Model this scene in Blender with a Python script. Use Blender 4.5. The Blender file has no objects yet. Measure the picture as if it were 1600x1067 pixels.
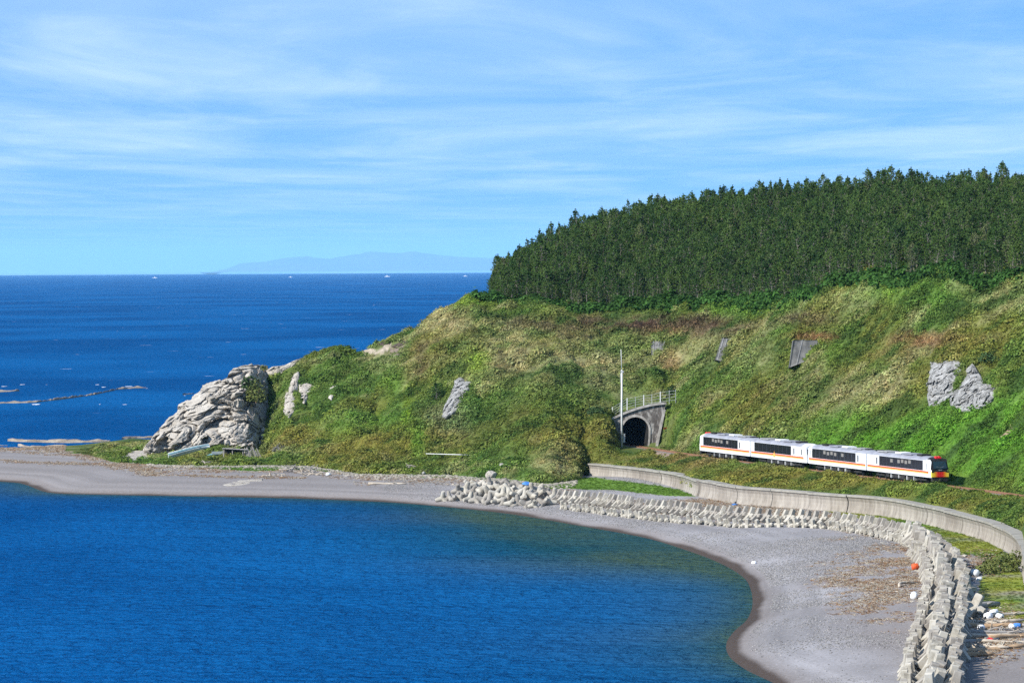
import bpy, bmesh, math, random
import numpy as np
from mathutils import Vector, Matrix
random.seed(7); rng = np.random.default_rng(11)
S = bpy.context.scene
COL = S.collection
# ------------------------------------------------------------------ camera
H = 38.0; F = 5800.0; CU, CV = 800.0, 533.5
SL = 0.0055; VE = 420.6                       # eye level in the photo's rows at its middle column
pitch = -math.atan((CV - VE) / F)
fw = Vector((0, math.cos(pitch), math.sin(pitch))); up0 = Vector((0, -math.sin(pitch), math.cos(pitch))); rt0 = Vector((1, 0, 0))
rt = (rt0 - SL * up0).normalized(); up = (up0 + SL * rt0).normalized()
cam = bpy.data.cameras.new('camera'); co = bpy.data.objects.new('camera', cam); COL.objects.link(co)
co.matrix_world = Matrix(((rt.x, up.x, -fw.x, 0), (rt.y, up.y, -fw.y, 0), (rt.z, up.z, -fw.z, H), (0, 0, 0, 1)))
cam.lens = 36 * F / 1600; cam.sensor_width = 36; cam.clip_start = 1; cam.clip_end = 400000
S.camera = co
# ------------------------------------------------------------------ sky and sun
SUN = Vector((-0.70, -0.46, 0.62)).normalized()
W = bpy.data.worlds.new('World'); S.world = W; W.use_nodes = True
nt = W.node_tree; N = nt.nodes; L = nt.links
for n in list(N): N.remove(n)
def nd(t, tree=None, **k):
    n = (tree or nt).nodes.new(t)
    for a, b in k.items(): setattr(n, a, b)
    return n
def mth(op, a, b=None, tree=None, clamp=False):
    tree = tree or nt
    n = tree.nodes.new('ShaderNodeMath'); n.operation = op; n.use_clamp = clamp
    for i, x in enumerate((a, b)):
        if x is None: continue
        if isinstance(x, (int, float)): n.inputs[i].default_value = x
        else: tree.links.new(x, n.inputs[i])
    return n.outputs[0]
tc = nd('ShaderNodeTexCoord'); sp = nd('ShaderNodeSeparateXYZ'); L.new(tc.outputs['Generated'], sp.inputs[0])
zc = mth('MAXIMUM', sp.outputs['Z'], 0.0)
cb = nd('ShaderNodeCombineXYZ'); L.new(sp.outputs['X'], cb.inputs[0]); L.new(sp.outputs['Y'], cb.inputs[1]); L.new(mth('ADD', mth('MULTIPLY', zc, 1.6), 0.26), cb.inputs[2])
nrm = nd('ShaderNodeVectorMath', operation='NORMALIZE'); L.new(cb.outputs[0], nrm.inputs[0])
sky = nd('ShaderNodeTexSky', sky_type='NISHITA'); sky.sun_disc = False
sky.sun_elevation = math.asin(SUN.z); sky.sun_rotation = math.atan2(SUN.x, SUN.y)
sky.air_density = 1.0; sky.dust_density = 0.2; sky.ozone_density = 2.0; sky.altitude = 0
L.new(nrm.outputs[0], sky.inputs[0])
tint = nd('ShaderNodeMix', data_type='RGBA', blend_type='MULTIPLY'); tint.inputs[0].default_value = 1
L.new(sky.outputs[0], tint.inputs[6]); tint.inputs[7].default_value = (0.45, 0.95, 1.2, 1)
# cirrus layer, laid out on a flat sheet high above
zz = mth('MAXIMUM', sp.outputs['Z'], 0.006)
c2 = nd('ShaderNodeCombineXYZ'); L.new(mth('DIVIDE', sp.outputs['X'], zz), c2.inputs[0]); L.new(mth('DIVIDE', sp.outputs['Y'], zz), c2.inputs[1])
def cloud(scale, sx, off, det, rough, lo, hi):
    mp = nd('ShaderNodeMapping'); mp.inputs['Scale'].default_value = (sx, 1, 1); mp.inputs['Location'].default_value = off; mp.inputs['Rotation'].default_value = (0, 0, 0.06)
    L.new(c2.outputs[0], mp.inputs[0])
    nz = nd('ShaderNodeTexNoise'); nz.inputs['Scale'].default_value = scale; nz.inputs['Detail'].default_value = det; nz.inputs['Roughness'].default_value = rough; nz.inputs['Distortion'].default_value = 0.6
    L.new(mp.outputs[0], nz.inputs[0])
    mr = nd('ShaderNodeMapRange'); mr.interpolation_type = 'SMOOTHSTEP'; mr.inputs[1].default_value = lo; mr.inputs[2].default_value = hi
    L.new(nz.outputs[0], mr.inputs[0]); return mr.outputs[0]
ca = cloud(0.10, 3.2, (3.1, 1.7, 0), 6, 0.55, 0.36, 0.66)
cb_ = cloud(0.22, 3.6, (8.3, 4.2, 2), 7, 0.62, 0.42, 0.74)
cl = mth('ADD', mth('MULTIPLY', ca, 0.62), mth('MULTIPLY', cb_, 0.45), clamp=True)
fade = nd('ShaderNodeMapRange'); fade.inputs[1].default_value = 0.004; fade.inputs[2].default_value = 0.03; L.new(sp.outputs['Z'], fade.inputs[0])
cl = mth('MULTIPLY', cl, mth('ADD', mth('MULTIPLY', fade.outputs[0], 0.75), 0.15))
cm = nd('ShaderNodeMix', data_type='RGBA'); L.new(mth('ADD', mth('MULTIPLY', cl, 0.5), 0.1), cm.inputs[0]); L.new(tint.outputs[2], cm.inputs[6]); cm.inputs[7].default_value = (5.2, 6.2, 7.9, 1)
bg = nd('ShaderNodeBackground'); bg.inputs[1].default_value = 0.122; L.new(cm.outputs[2], bg.inputs[0])
wo = nd('ShaderNodeOutputWorld'); L.new(bg.outputs[0], wo.inputs[0])
sl = bpy.data.lights.new('sun', 'SUN'); sl.energy = 5.0; sl.angle = math.radians(0.5); sl.color = (1, 0.955, 0.88)
so = bpy.data.objects.new('sun', sl); COL.objects.link(so); so.rotation_euler = SUN.to_track_quat('Z', 'Y').to_euler()
S.view_settings.view_transform = 'Standard'; S.view_settings.look = 'None'; S.view_settings.gamma = 1; S.view_settings.use_curve_mapping = False
S.view_settings.exposure = 0.6
S.cycles.volume_bounces = 1; S.cycles.max_bounces = 6; S.cycles.transparent_max_bounces = 8; S.cycles.use_denoising = False
# ------------------------------------------------------------------ pixel <-> place
fwn, rtn, upn = [np.array(v) for v in (fw, rt, up)]
def ray(u, v):                                # direction per metre of Y
    u = np.asarray(u, float); v = np.asarray(v, float)
    d = fwn + (u[..., None] - CU) / F * rtn - (v[..., None] - CV) / F * upn
    return d[..., 0] / d[..., 1], d[..., 2] / d[..., 1]
def PZ(u, v, z):
    a, b = ray(u, v); Y = (z - H) / b; return np.stack([a * Y, Y, Y * b + H], -1)
def PY(u, v, Y):
    a, b = ray(u, v); return np.stack([a * Y, Y + 0 * a, b * Y + H], -1)
def proj(x, y, z):
    p = np.stack([x, y, z - H], -1); d = p @ fwn
    return CU + F * (p @ rtn) / d, CV - F * (p @ upn) / d
# ------------------------------------------------------------------ noise
def _h(ix, iy, iz, s):
    n = (ix * 374761393 + iy * 668265263 + iz * 2147483647 + s * 974634777) & 0xffffffff
    n = ((n ^ (n >> 13)) * 1274126177) & 0xffffffff
    return ((n ^ (n >> 16)) & 0xffff) / 65535.0
def vnoise(p, s=0):
    i = np.floor(p).astype(np.int64); f = p - i; f = f * f * f * (f * (f * 6 - 15) + 10)
    r = 0
    for a in (0, 1):
        wx = f[..., 0] if a else 1 - f[..., 0]
        for b in (0, 1):
            wy = f[..., 1] if b else 1 - f[..., 1]
            for c in (0, 1):
                wz = f[..., 2] if c else 1 - f[..., 2]
                r = r + wx * wy * wz * _h(i[..., 0] + a, i[..., 1] + b, i[..., 2] + c, s)
    return r * 2 - 1
def fbm(p, o=4, s=0, g=0.5):
    r = 0; a = 1; t = 0
    for k in range(o):
        r = r + a * vnoise(p * (2.03 ** k) + 17.3 * k, s + k); t += a; a *= g
    return r / t
def n2(x, y, sc, o=4, s=0): return fbm(np.stack([x / sc, y / sc, 0 * x + 3.7], -1), o, s)
def pip(px, py, poly):
    poly = np.asarray(poly, float); r = np.zeros(np.shape(px), bool); q = np.roll(poly, 1, 0)
    for (x1, y1), (x2, y2) in zip(poly, q):
        c = ((y1 > py) != (y2 > py)) & (px < (x2 - x1) * (py - y1) / (y2 - y1 + 1e-12) + x1); r ^= c
    return r
def pdist(px, py, line):
    d = np.full(np.shape(px), 1e9); line = np.asarray(line, float)
    for a, b in zip(line[:-1], line[1:]):
        ab = b - a; t = np.clip(((px - a[0]) * ab[0] + (py - a[1]) * ab[1]) / (ab @ ab), 0, 1)
        d = np.minimum(d, np.hypot(px - a[0] - t * ab[0], py - a[1] - t * ab[1]))
    return d
def voro(p, s=0):
    i0 = np.floor(p).astype(np.int64); f = p - i0; b1 = np.full(p.shape[:-1], 9.); b2 = b1.copy(); cv = np.zeros(p.shape[:-1])
    for a in (-1, 0, 1):
        for b in (-1, 0, 1):
            for c in (-1, 0, 1):
                ix, iy, iz = i0[..., 0] + a, i0[..., 1] + b, i0[..., 2] + c
                d = (a + _h(ix, iy, iz, s) - f[..., 0]) ** 2 + (b + _h(ix, iy, iz, s + 1) - f[..., 1]) ** 2 + (c + _h(ix, iy, iz, s + 2) - f[..., 2]) ** 2
                m_ = d < b1; b2 = np.where(m_, b1, np.minimum(b2, d)); cv = np.where(m_, _h(ix, iy, iz, s + 3), cv); b1 = np.where(m_, d, b1)
    return np.sqrt(b1), np.sqrt(b2), cv
# ------------------------------------------------------------------ materials
def mat(name, col=None, rough=0.8, spec=0.3):
    m = bpy.data.materials.new(name); m.use_nodes = True; b = m.node_tree.nodes['Principled BSDF']
    if col: b.inputs['Base Color'].default_value = (*col, 1)
    b.inputs['Roughness'].default_value = rough; b.inputs['Specular IOR Level'].default_value = spec
    return m, m.node_tree, b
def noise_node(t, scale, detail=4, rough=0.55, coord='Object', stretch=None, dist=0):
    c = t.nodes.new('ShaderNodeTexCoord'); n = t.nodes.new('ShaderNodeTexNoise')
    n.inputs['Scale'].default_value = scale; n.inputs['Detail'].default_value = detail; n.inputs['Roughness'].default_value = rough; n.inputs['Distortion'].default_value = dist
    if coord == 'World': g = t.nodes.new('ShaderNodeNewGeometry'); src = g.outputs['Position']
    else: src = c.outputs[coord]
    if stretch:
        mp = t.nodes.new('ShaderNodeMapping'); mp.inputs['Scale'].default_value = stretch; t.links.new(src, mp.inputs[0]); src = mp.outputs[0]
    t.links.new(src, n.inputs[0]); return n
def ramp(t, src, stops):
    r = t.nodes.new('ShaderNodeValToRGB'); e = r.color_ramp.elements
    while len(e) < len(stops): e.new(0.5)
    for k, (p, c) in zip(e, stops): k.position = p; k.color = (*c, 1)
    t.links.new(src, r.inputs[0]); return r.outputs[0]
def mixc(t, fac, a, b, blend='MIX'):
    n = t.nodes.new('ShaderNodeMix'); n.data_type = 'RGBA'; n.blend_type = blend
    for i, x in ((0, fac), (6, a), (7, b)):
        if isinstance(x, (int, float)): n.inputs[i].default_value = x
        elif isinstance(x, tuple): n.inputs[i].default_value = (*x, 1)
        else: t.links.new(x, n.inputs[i])
    return n.outputs[2]
def bump(t, b, src, st, dist=0.1):
    n = t.nodes.new('ShaderNodeBump'); n.inputs['Strength'].default_value = st; n.inputs['Distance'].default_value = dist
    t.links.new(src, n.inputs['Height']); t.links.new(n.outputs[0], b.inputs['Normal']); return n
def noisy(name, c1, c2, scale=3, rough=0.85, bst=0.3, bd=0.05, coord='Object', stretch=None, spec=0.2, c3=None):
    m, t, b = mat(name, c1, rough, spec)
    n = noise_node(t, scale, 6, 0.62, coord, stretch)
    st = [(0.34, c1), (0.66, c2)] if not c3 else [(0.3, c1), (0.5, c2), (0.72, c3)]
    t.links.new(ramp(t, n.outputs[0], st), b.inputs['Base Color']); bump(t, b, n.outputs[0], bst, bd); return m
def attr(t, name, typ='GEOMETRY'):
    a = t.nodes.new('ShaderNodeAttribute'); a.attribute_name = name; a.attribute_type = typ; return a
M = {}
# rock
def rockmat(name, c1, c2, c3, sc=0.35):
    m, t, b = mat(name, c1, 0.92, 0.15)
    n = noise_node(t, sc, 8, 0.62, 'World', (1, 1, 1.9)); n2_ = noise_node(t, sc * 9, 5, 0.6, 'World', (1, 1, 2.2))
    c = ramp(t, n.outputs[0], [(0.3, c1), (0.5, c2), (0.68, c3)])
    c = mixc(t, 0.55, c, ramp(t, n2_.outputs[0], [(0.3, (0.45, 0.44, 0.42)), (0.6, (1, 1, 1))]), 'MULTIPLY')
    t.links.new(c, b.inputs['Base Color']); bump(t, b, n2_.outputs[0], 0.9, 0.25); return m
M['rock'] = rockmat('pale_weathered_rock', (0.30, 0.265, 0.22), (0.44, 0.40, 0.345), (0.53, 0.49, 0.43))
M['greyrock'] = rockmat('grey_rock', (0.17, 0.165, 0.16), (0.33, 0.325, 0.31), (0.46, 0.45, 0.435), 0.6)
M['reef'] = rockmat('reef_rock', (0.15, 0.12, 0.09), (0.30, 0.25, 0.20), (0.44, 0.38, 0.30), 0.3)
M['soil'] = noisy('dark_soil', (0.035, 0.028, 0.022), (0.10, 0.075, 0.055), 1.5, coord='World')
M['conc'] = noisy('concrete_block', (0.17, 0.152, 0.122), (0.37, 0.34, 0.282), 0.9, 0.9, 0.25, 0.04, 'World', c3=(0.43, 0.405, 0.36))
M['conc_old'] = noisy('weathered_concrete_block', (0.17, 0.15, 0.13), (0.27, 0.245, 0.21), 1.2, 0.9, 0.3, 0.05, 'World', c3=(0.34, 0.315, 0.275))
# sea wall concrete: streaked
m, t, b = mat('wall_concrete', (0.4, 0.37, 0.33), 0.9, 0.2)
n = noise_node(t, 1.0, 7, 0.65, 'World', (1.6, 1.6, 0.22)); nb = noise_node(t, 0.12, 4, 0.5, 'World')
c = ramp(t, n.outputs[0], [(0.3, (0.19, 0.17, 0.145)), (0.5, (0.29, 0.26, 0.225)), (0.68, (0.36, 0.33, 0.285))])
c = mixc(t, 0.5, c, ramp(t, nb.outputs[0], [(0.38, (0.52, 0.48, 0.44)), (0.58, (1, 1, 1))]), 'MULTIPLY')
t.links.new(c, b.inputs['Base Color']); bump(t, b, n.outputs[0], 0.3, 0.05); M['wall'] = m
M['coping'] = noisy('wall_top_concrete', (0.22, 0.205, 0.175), (0.33, 0.31, 0.27), 0.8, coord='World')
m, t, b = mat('portal_concrete', (0.3, 0.28, 0.26), 0.9, 0.2)
n = noise_node(t, 0.9, 7, 0.7, 'World', (1, 1, 0.6)); n2_ = noise_node(t, 1.6, 5, 0.6, 'World', (1.8, 1.8, 0.25))
c = ramp(t, n.outputs[0], [(0.36, (0.075, 0.065, 0.06)), (0.5, (0.13, 0.115, 0.105)), (0.56, (0.26, 0.24, 0.22)), (0.68, (0.46, 0.44, 0.42))])
c = mixc(t, ramp(t, n2_.outputs[0], [(0.56, (0, 0, 0)), (0.66, (0.7, 0.7, 0.7))]), c, (0.48, 0.46, 0.44))
t.links.new(c, b.inputs['Base Color']); bump(t, b, n.outputs[0], 0.4, 0.06); M['portal'] = m
M['ring'] = noisy('arch_ring_concrete', (0.22, 0.20, 0.18), (0.46, 0.43, 0.40), 1.1, coord='World')
M['tunnel'] = noisy('near_black_lining', (0.01, 0.01, 0.01), (0.025, 0.024, 0.022), 1.0, coord='World')  # tunnel bore lining, coloured almost black all over
M['white'] = noisy('white_paint', (0.72, 0.72, 0.71), (0.80, 0.80, 0.79), 2.0, 0.5, 0.02, 0.01)
M['mast'] = noisy('pale_mast_concrete', (0.52, 0.52, 0.50), (0.68, 0.68, 0.66), 1.0)
M['steel'] = noisy('galvanised_steel', (0.32, 0.33, 0.34), (0.5, 0.5, 0.5), 3.0, 0.5)
M['rail'] = noisy('rusty_rail', (0.16, 0.08, 0.05), (0.24, 0.13, 0.08), 3.0, 0.6)
M['ballast'] = noisy('brown_ballast', (0.12, 0.085, 0.065), (0.26, 0.20, 0.16), 3.5, 0.95, 0.8, 0.1, 'World')
M['sleeper'] = noisy('concrete_sleeper', (0.22, 0.2, 0.18), (0.34, 0.31, 0.28), 2.0)
M['wood'] = noisy('bleached_driftwood', (0.30, 0.25, 0.19), (0.52, 0.46, 0.38), 1.4, 0.9, 0.3, 0.02, 'Object', (1, 1, 6))
M['wood2'] = noisy('tan_driftwood', (0.26, 0.17, 0.10), (0.45, 0.32, 0.20), 1.4, 0.9, 0.3, 0.02, 'Object', (1, 1, 6))
M['greywood'] = noisy('grey_old_wood', (0.18, 0.165, 0.15), (0.38, 0.355, 0.33), 1.6, 0.9, 0.4, 0.03, 'Object', (1, 1, 6))
M['plastic'] = noisy('white_float_plastic', (0.72, 0.73, 0.74), (0.84, 0.84, 0.84), 3, 0.45, 0.05)
M['orange'] = noisy('orange_float_plastic', (0.50, 0.07, 0.02), (0.68, 0.13, 0.04), 2.5, 0.55, 0.05)
M['blue'] = noisy('blue_tarp', (0.04, 0.16, 0.48), (0.10, 0.28, 0.62), 2.0, 0.6)
M['red'] = noisy('red_plastic', (0.5, 0.03, 0.03), (0.62, 0.06, 0.05), 2.0, 0.5)
M['black'] = noisy('black_rubber', (0.012, 0.012, 0.012), (0.03, 0.03, 0.03), 2.0, 0.6)
M['boathull'] = noisy('faded_boat_paint', (0.55, 0.60, 0.60), (0.68, 0.72, 0.71), 0.9, 0.6)
M['boatblue'] = noisy('pale_teal_boat_paint', (0.14, 0.30, 0.34), (0.24, 0.40, 0.42), 0.9, 0.6)
M['bark'] = noisy('grey_pine_bark', (0.10, 0.09, 0.075), (0.26, 0.235, 0.20), 2.2, 0.95, 0.5, 0.05)
M['pine'] = None
def leafmat(name, hue_noise=0.4):
    m, t, b = mat(name, (0.1, 0.15, 0.04), 0.75, 0.12)
    a = attr(t, 'tone', 'INSTANCER')
    n = noise_node(t, 2.4, 3, 0.6, 'Object')
    c = mixc(t, 1.0, a.outputs['Color'], ramp(t, n.outputs[0], [(0.3, (0.62, 0.66, 0.6)), (0.7, (1.35, 1.28, 1.15))]), 'MULTIPLY')
    t.links.new(c, b.inputs['Base Color'])
    tr = t.nodes.new('ShaderNodeBsdfTranslucent'); t.links.new(c, tr.inputs[0])
    ms = t.nodes.new('ShaderNodeMixShader'); ms.inputs[0].default_value = 0.35
    t.links.new(b.outputs[0], ms.inputs[1]); t.links.new(tr.outputs[0], ms.inputs[2]); t.links.new(ms.outputs[0], t.nodes['Material Output'].inputs[0])
    return m
M['leaf'] = leafmat('hill_leaves')
m, t, b = mat('pine_needles', (0.03, 0.06, 0.02), 0.7, 0.15)
oi = t.nodes.new('ShaderNodeObjectInfo'); n = noise_node(t, 0.9, 3, 0.6, 'Object')
c = ramp(t, oi.outputs['Random'], [(0.0, (0.030, 0.070, 0.018)), (0.35, (0.045, 0.098, 0.024)), (0.7, (0.070, 0.125, 0.030)), (0.97, (0.08, 0.135, 0.04)), (1.0, (0.12, 0.14, 0.07))])
c = mixc(t, 1.0, c, ramp(t, n.outputs[0], [(0.3, (0.75, 0.8, 0.75)), (0.7, (1.3, 1.2, 1.05))]), 'MULTIPLY')
wn = noise_node(t, 0.09, 3, 0.6, 'World'); c = mixc(t, 1.0, c, ramp(t, wn.outputs[0], [(0.36, (0.62, 0.68, 0.66)), (0.62, (1.12, 1.05, 0.95))]), 'MULTIPLY')
t.links.new(c, b.inputs['Base Color']); M['pine'] = m
def plain_leaf(name, c1, c2): return noisy(name, c1, c2, 2.0, 0.75, 0.1)
M['shrub_d'] = plain_leaf('dark_shrub_leaves', (0.02, 0.045, 0.012), (0.045, 0.085, 0.022))
M['shrub_y'] = plain_leaf('olive_shrub_leaves', (0.06, 0.09, 0.02), (0.15, 0.16, 0.04))
M['shrub_g'] = plain_leaf('grey_shrub_twigs', (0.10, 0.10, 0.08), (0.2, 0.19, 0.16))
# ground with painted-in local colour (vertex tone) and grain
def groundmat(name, sc, st, lo, hi, bd=0.2):
    m, t, b = mat(name, (0.2, 0.2, 0.2), 0.95, 0.1)
    a = attr(t, 'tone'); n = noise_node(t, sc, 6, 0.7, 'World')
    c = mixc(t, 1.0, a.outputs['Color'], ramp(t, n.outputs[0], [(0.3, lo), (0.7, hi)]), 'MULTIPLY')
    t.links.new(c, b.inputs['Base Color']); bump(t, b, n.outputs[0], st, bd); return m, t, b
M['hill'] = groundmat('hill_turf', 1.4, 0.8, (0.5, 0.5, 0.5), (1.15, 1.15, 1.1))[0]
M['turf'] = groundmat('short_turf', 2.2, 0.5, (0.75, 0.75, 0.7), (1.15, 1.12, 1.1), 0.06)[0]
m, t, b = groundmat('beach_gravel', 3.2, 0.5, (0.72, 0.71, 0.70), (1.22, 1.22, 1.24), 0.06); M['beach'] = m
# ------------------------------------------------------------------ mesh helpers
def mesh_np(name, V, Fc, mats, smooth=False, attrs=None, midx=None):
    me = bpy.data.meshes.new(name); V = np.asarray(V, np.float32).reshape(-1, 3); Fc = np.asarray(Fc, np.int32); k = Fc.shape[1]
    me.vertices.add(len(V)); me.vertices.foreach_set('co', V.ravel())
    me.loops.add(Fc.size); me.loops.foreach_set('vertex_index', Fc.ravel())
    me.polygons.add(len(Fc)); me.polygons.foreach_set('loop_start', np.arange(len(Fc), dtype=np.int32) * k)
    if smooth: me.polygons.foreach_set('use_smooth', np.ones(len(Fc), bool))
    if midx is not None: me.polygons.foreach_set('material_index', np.asarray(midx, np.int32))
    for mm in (mats if isinstance(mats, (list, tuple)) else [mats]): me.materials.append(mm)
    for n_, (typ, arr) in (attrs or {}).items():
        a = me.attributes.new(n_, typ, 'POINT')
        if typ == 'FLOAT': a.data.foreach_set('value', np.asarray(arr, np.float32).ravel())
        else:
            arr = np.asarray(arr, np.float32); arr = np.concatenate([arr, np.ones((len(arr), 1), np.float32)], 1); a.data.foreach_set('color', arr.ravel())
    me.update(calc_edges=True); me.validate(); return me
def obj(name, me, parent=None, loc=None, rot=None, kind=None, **props):
    o = bpy.data.objects.new(name, me); COL.objects.link(o)
    if parent: o.parent = parent
    if loc is not None: o.location = Vector(loc)
    if rot is not None: o.rotation_euler = rot
    if kind: o['kind'] = kind
    for k, v in props.items(): o[k] = v
    return o
def thing(name, label, cat, loc=(0, 0, 0), rz=0, group=None, rot=None, scale=None):
    o = bpy.data.objects.new(name, None); COL.objects.link(o); o.location = Vector(loc); o.rotation_euler = rot if rot else (0, 0, rz)
    if scale: o.scale = (scale,) * 3
    o.empty_display_size = 0.5; o['label'] = label; o['category'] = cat
    if group: o['group'] = group
    return o
class MB:
    def __init__(s): s.v = []; s.f = []; s.m = []
    def add(s, V, Fc, mi=0):
        n = len(s.v); s.v += [tuple(p) for p in V]; s.f += [tuple(i + n for i in f) for f in Fc]; s.m += [mi] * len(Fc); return s
    def box(s, c, d, mi=0, R=None):
        x, y, z = [k / 2 for k in d]
        V = [Vector((a * x, b_ * y, c_ * z)) for a in (-1, 1) for b_ in (-1, 1) for c_ in (-1, 1)]
        if R: V = [R @ p for p in V]
        V = [p + Vector(c) for p in V]
        return s.add(V, [(0, 1, 3, 2), (4, 6, 7, 5), (0, 4, 5, 1), (2, 3, 7, 6), (0, 2, 6, 4), (1, 5, 7, 3)], mi)
    def tube(s, pts, rad, n=6, mi=0, cap=True):
        pts = [Vector(p) for p in pts]; rad = rad if isinstance(rad, (list, tuple)) else [rad] * len(pts)
        V = []; Fc = []
        for i, p in enumerate(pts):
            d = (pts[min(i + 1, len(pts) - 1)] - pts[max(i - 1, 0)]).normalized()
            a = d.orthogonal().normalized(); 
            ref = Vector((0, 0, 1)) if abs(d.z) < 0.9 else Vector((1, 0, 0)); a = d.cross(ref).normalized(); b_ = d.cross(a)
            for k in range(n):
                t_ = 2 * math.pi * k / n + math.pi / n; V.append(p + (a * math.cos(t_) + b_ * math.sin(t_)) * rad[i])
        for i in range(len(pts) - 1):
            for k in range(n): Fc.append((i * n + k, i * n + (k + 1) % n, (i + 1) * n + (k + 1) % n, (i + 1) * n + k))
        if cap: Fc.append(tuple(range(n))[::-1]); Fc.append(tuple((len(pts) - 1) * n + k for k in range(n)))
        return s.add(V, Fc, mi)
    def mesh(s, name, mats, smooth=False, bevel=0):
        me = bpy.data.meshes.new(name); me.from_pydata(s.v, [], s.f)
        for mm in (mats if isinstance(mats, (list, tuple)) else [mats]): me.materials.append(mm)
        bm = bmesh.new(); bm.from_mesh(me); bm.faces.ensure_lookup_table()
        for f, mi in zip(bm.faces, s.m): f.material_index = mi; f.smooth = smooth
        bmesh.ops.recalc_face_normals(bm, faces=bm.faces)
        if bevel: bmesh.ops.bevel(bm, geom=list(bm.edges), offset=bevel, segments=1, affect='EDGES', clamp_overlap=True)
        bm.to_mesh(me); bm.free(); return me
# ------------------------------------------------------------------ shoreline and terrain
near = [(-400, 735), (-200, 742), (0, 752), (40, 757), (75, 769), (140, 772), (300, 775), (450, 778), (600, 784), (700, 792), (800, 803), (900, 820), (1000, 838), (1060, 855), (1120, 877), (1160, 900), (1173, 920), (1176, 945), (1167, 968), (1148, 985), (1135, 1005), (1140, 1025), (1165, 1045), (1200, 1062), (1260, 1090), (1400, 1140), (1700, 1230)]
far_ = [(-400, 700), (-100, 705), (0, 709), (60, 706), (110, 700), (165, 693), (240, 688)]
nearW = PZ(*np.array(near, float).T, 0.0)[:, :2]; farW = PZ(*np.array(far_, float).T, 0.0)[:, :2]
sm = [nearW[0]]
for a, b_, c, d in zip(np.r_[nearW[:1], nearW[:-1]], nearW[:-1], nearW[1:], np.r_[nearW[2:], nearW[-1:]]):   # Catmull-Rom
    for t_ in (0.25, 0.5, 0.75, 1): sm.append(0.5 * (2 * b_ + (c - a) * t_ + (2 * a - 5 * b_ + 4 * c - d) * t_ ** 2 + (3 * b_ - a - 3 * c + d) * t_ ** 3))
nearW = np.array(sm)
back = [(-70, 792), (-40, 800), (0, 800), (60, 900), (200, 1150), (700, 1300)]
landpoly = np.vstack([nearW, [(700, 200), (700, 1300)], back[::-1][1:], farW[::-1]])
shoreline = np.vstack([nearW[::-1], farW, back])     # for distance (the left end is far outside)
shl1 = nearW; shl2 = np.vstack([farW, back])
def sdist(x, y):
    d = np.minimum(pdist(x, y, shl1), pdist(x, y, shl2)); return np.where(pip(x, y, landpoly), d, -d)
# rail line (world)
RAILZ = 6.8
railp = PZ(np.array([992, 1040, 1100, 1285, 1470, 1600, 1680, 1760.]), np.array([696, 703.5, 712, 734.5, 757, 774, 790, 812.]), RAILZ)
# feature lines: toe, wall back, rail edge, rail far edge, lower slope, crest, forest far, behind
toe = np.array([(-400, 703, 1.4), (0, 703, 1.4), (110, 708, 1.9), (180, 722, 2.3), (270, 727, 2.3), (350, 728, 2.3), (480, 728, 2.3), (560, 740, 2.3), (700, 742, 2.3), (780, 748, 2.3), (860, 756, 2.3), (900, 752, 2.3), (915, 746, 2.3), (1000, 755, 2.3), (1060, 765, 2.3), (1085, 774, 2.3), (1150, 786, 2.3), (1280, 797, 2.3), (1380, 806, 2.3), (1450, 820, 2.3), (1500, 833, 2.3), (1550, 849, 2.3), (1580, 866, 2.3), (1594, 885, 2.3), (1602, 925, 2.3), (1800, 980, 2.3)])
crest = np.array([(-400, 712, 770), (180, 700, 745), (240, 694, 744), (300, 655, 745), (380, 592, 745), (420, 583, 744), (470, 564, 742), (520, 545, 742), (560, 547, 744), (600, 531, 745), (640, 512, 740), (680, 489, 730), (735, 463, 722), (800, 464, 718), (850, 468, 715), (900, 478, 712), (960, 487, 707), (1040, 482, 700), (1100, 474, 687), (1160, 472, 672), (1210, 464, 658), (1264, 456, 645), (1300, 444, 637), (1350, 444, 625), (1407, 431, 611), (1435, 441, 605), (1490, 422, 597), (1517, 439, 592), (1600, 424, 580), (1800, 410, 560)])
def smooth_px(arr, n=5):
    o_ = []
    pr_ = np.vstack([arr[:1], arr, arr[-1:]])
    for i in range(1, len(pr_) - 2):
        for t_ in np.linspace(0, 1, n, endpoint=False):
            a, b_, c, d = pr_[i - 1], pr_[i], pr_[i + 1], pr_[i + 2]; o_.append(0.5 * (2 * b_ + (c - a) * t_ + (2 * a - 5 * b_ + 4 * c - d) * t_ ** 2 + (3 * b_ - a - 3 * c + d) * t_ ** 3))
    return np.array(o_ + [arr[-1]])
iw = [i for i, r_ in enumerate(toe) if 1150 <= r_[0] <= 1602]
toe = np.vstack([toe[:iw[0]], smooth_px(toe[iw[0]:iw[-1] + 1]), toe[iw[-1] + 1:]])
TREEH = 6.0
canopy = np.array([(735, 440, 745), (770, 408, 760), (800, 392, 772), (850, 358, 790), (900, 335, 800), (950, 318, 806), (1000, 306, 808), (1100, 293, 804), (1200, 286, 795), (1300, 277, 785), (1400, 277, 775), (1600, 270, 755), (1800, 262, 740)])
def featA(arr, useY):
    p = (PY if useY else PZ)(arr[:, 0], arr[:, 1], arr[:, 2]); return p[:, 0] / p[:, 1], p[:, 1], p[:, 2]
AZ = lambda u: ray(np.asarray(u, float), np.full(np.shape(u), 600.))[0]
ta, tY, tz = featA(toe, False); ca_, cY, cz = featA(crest, True); ka, kY, kz = featA(canopy, True); kz = kz - TREEH
tX = ta * tY; gX, gY = np.gradient(tX), np.gradient(tY); tS = np.clip(np.hypot(gX, gY) / (np.abs(gX - ta * gY) + 1e-9), 1, 16)
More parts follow.
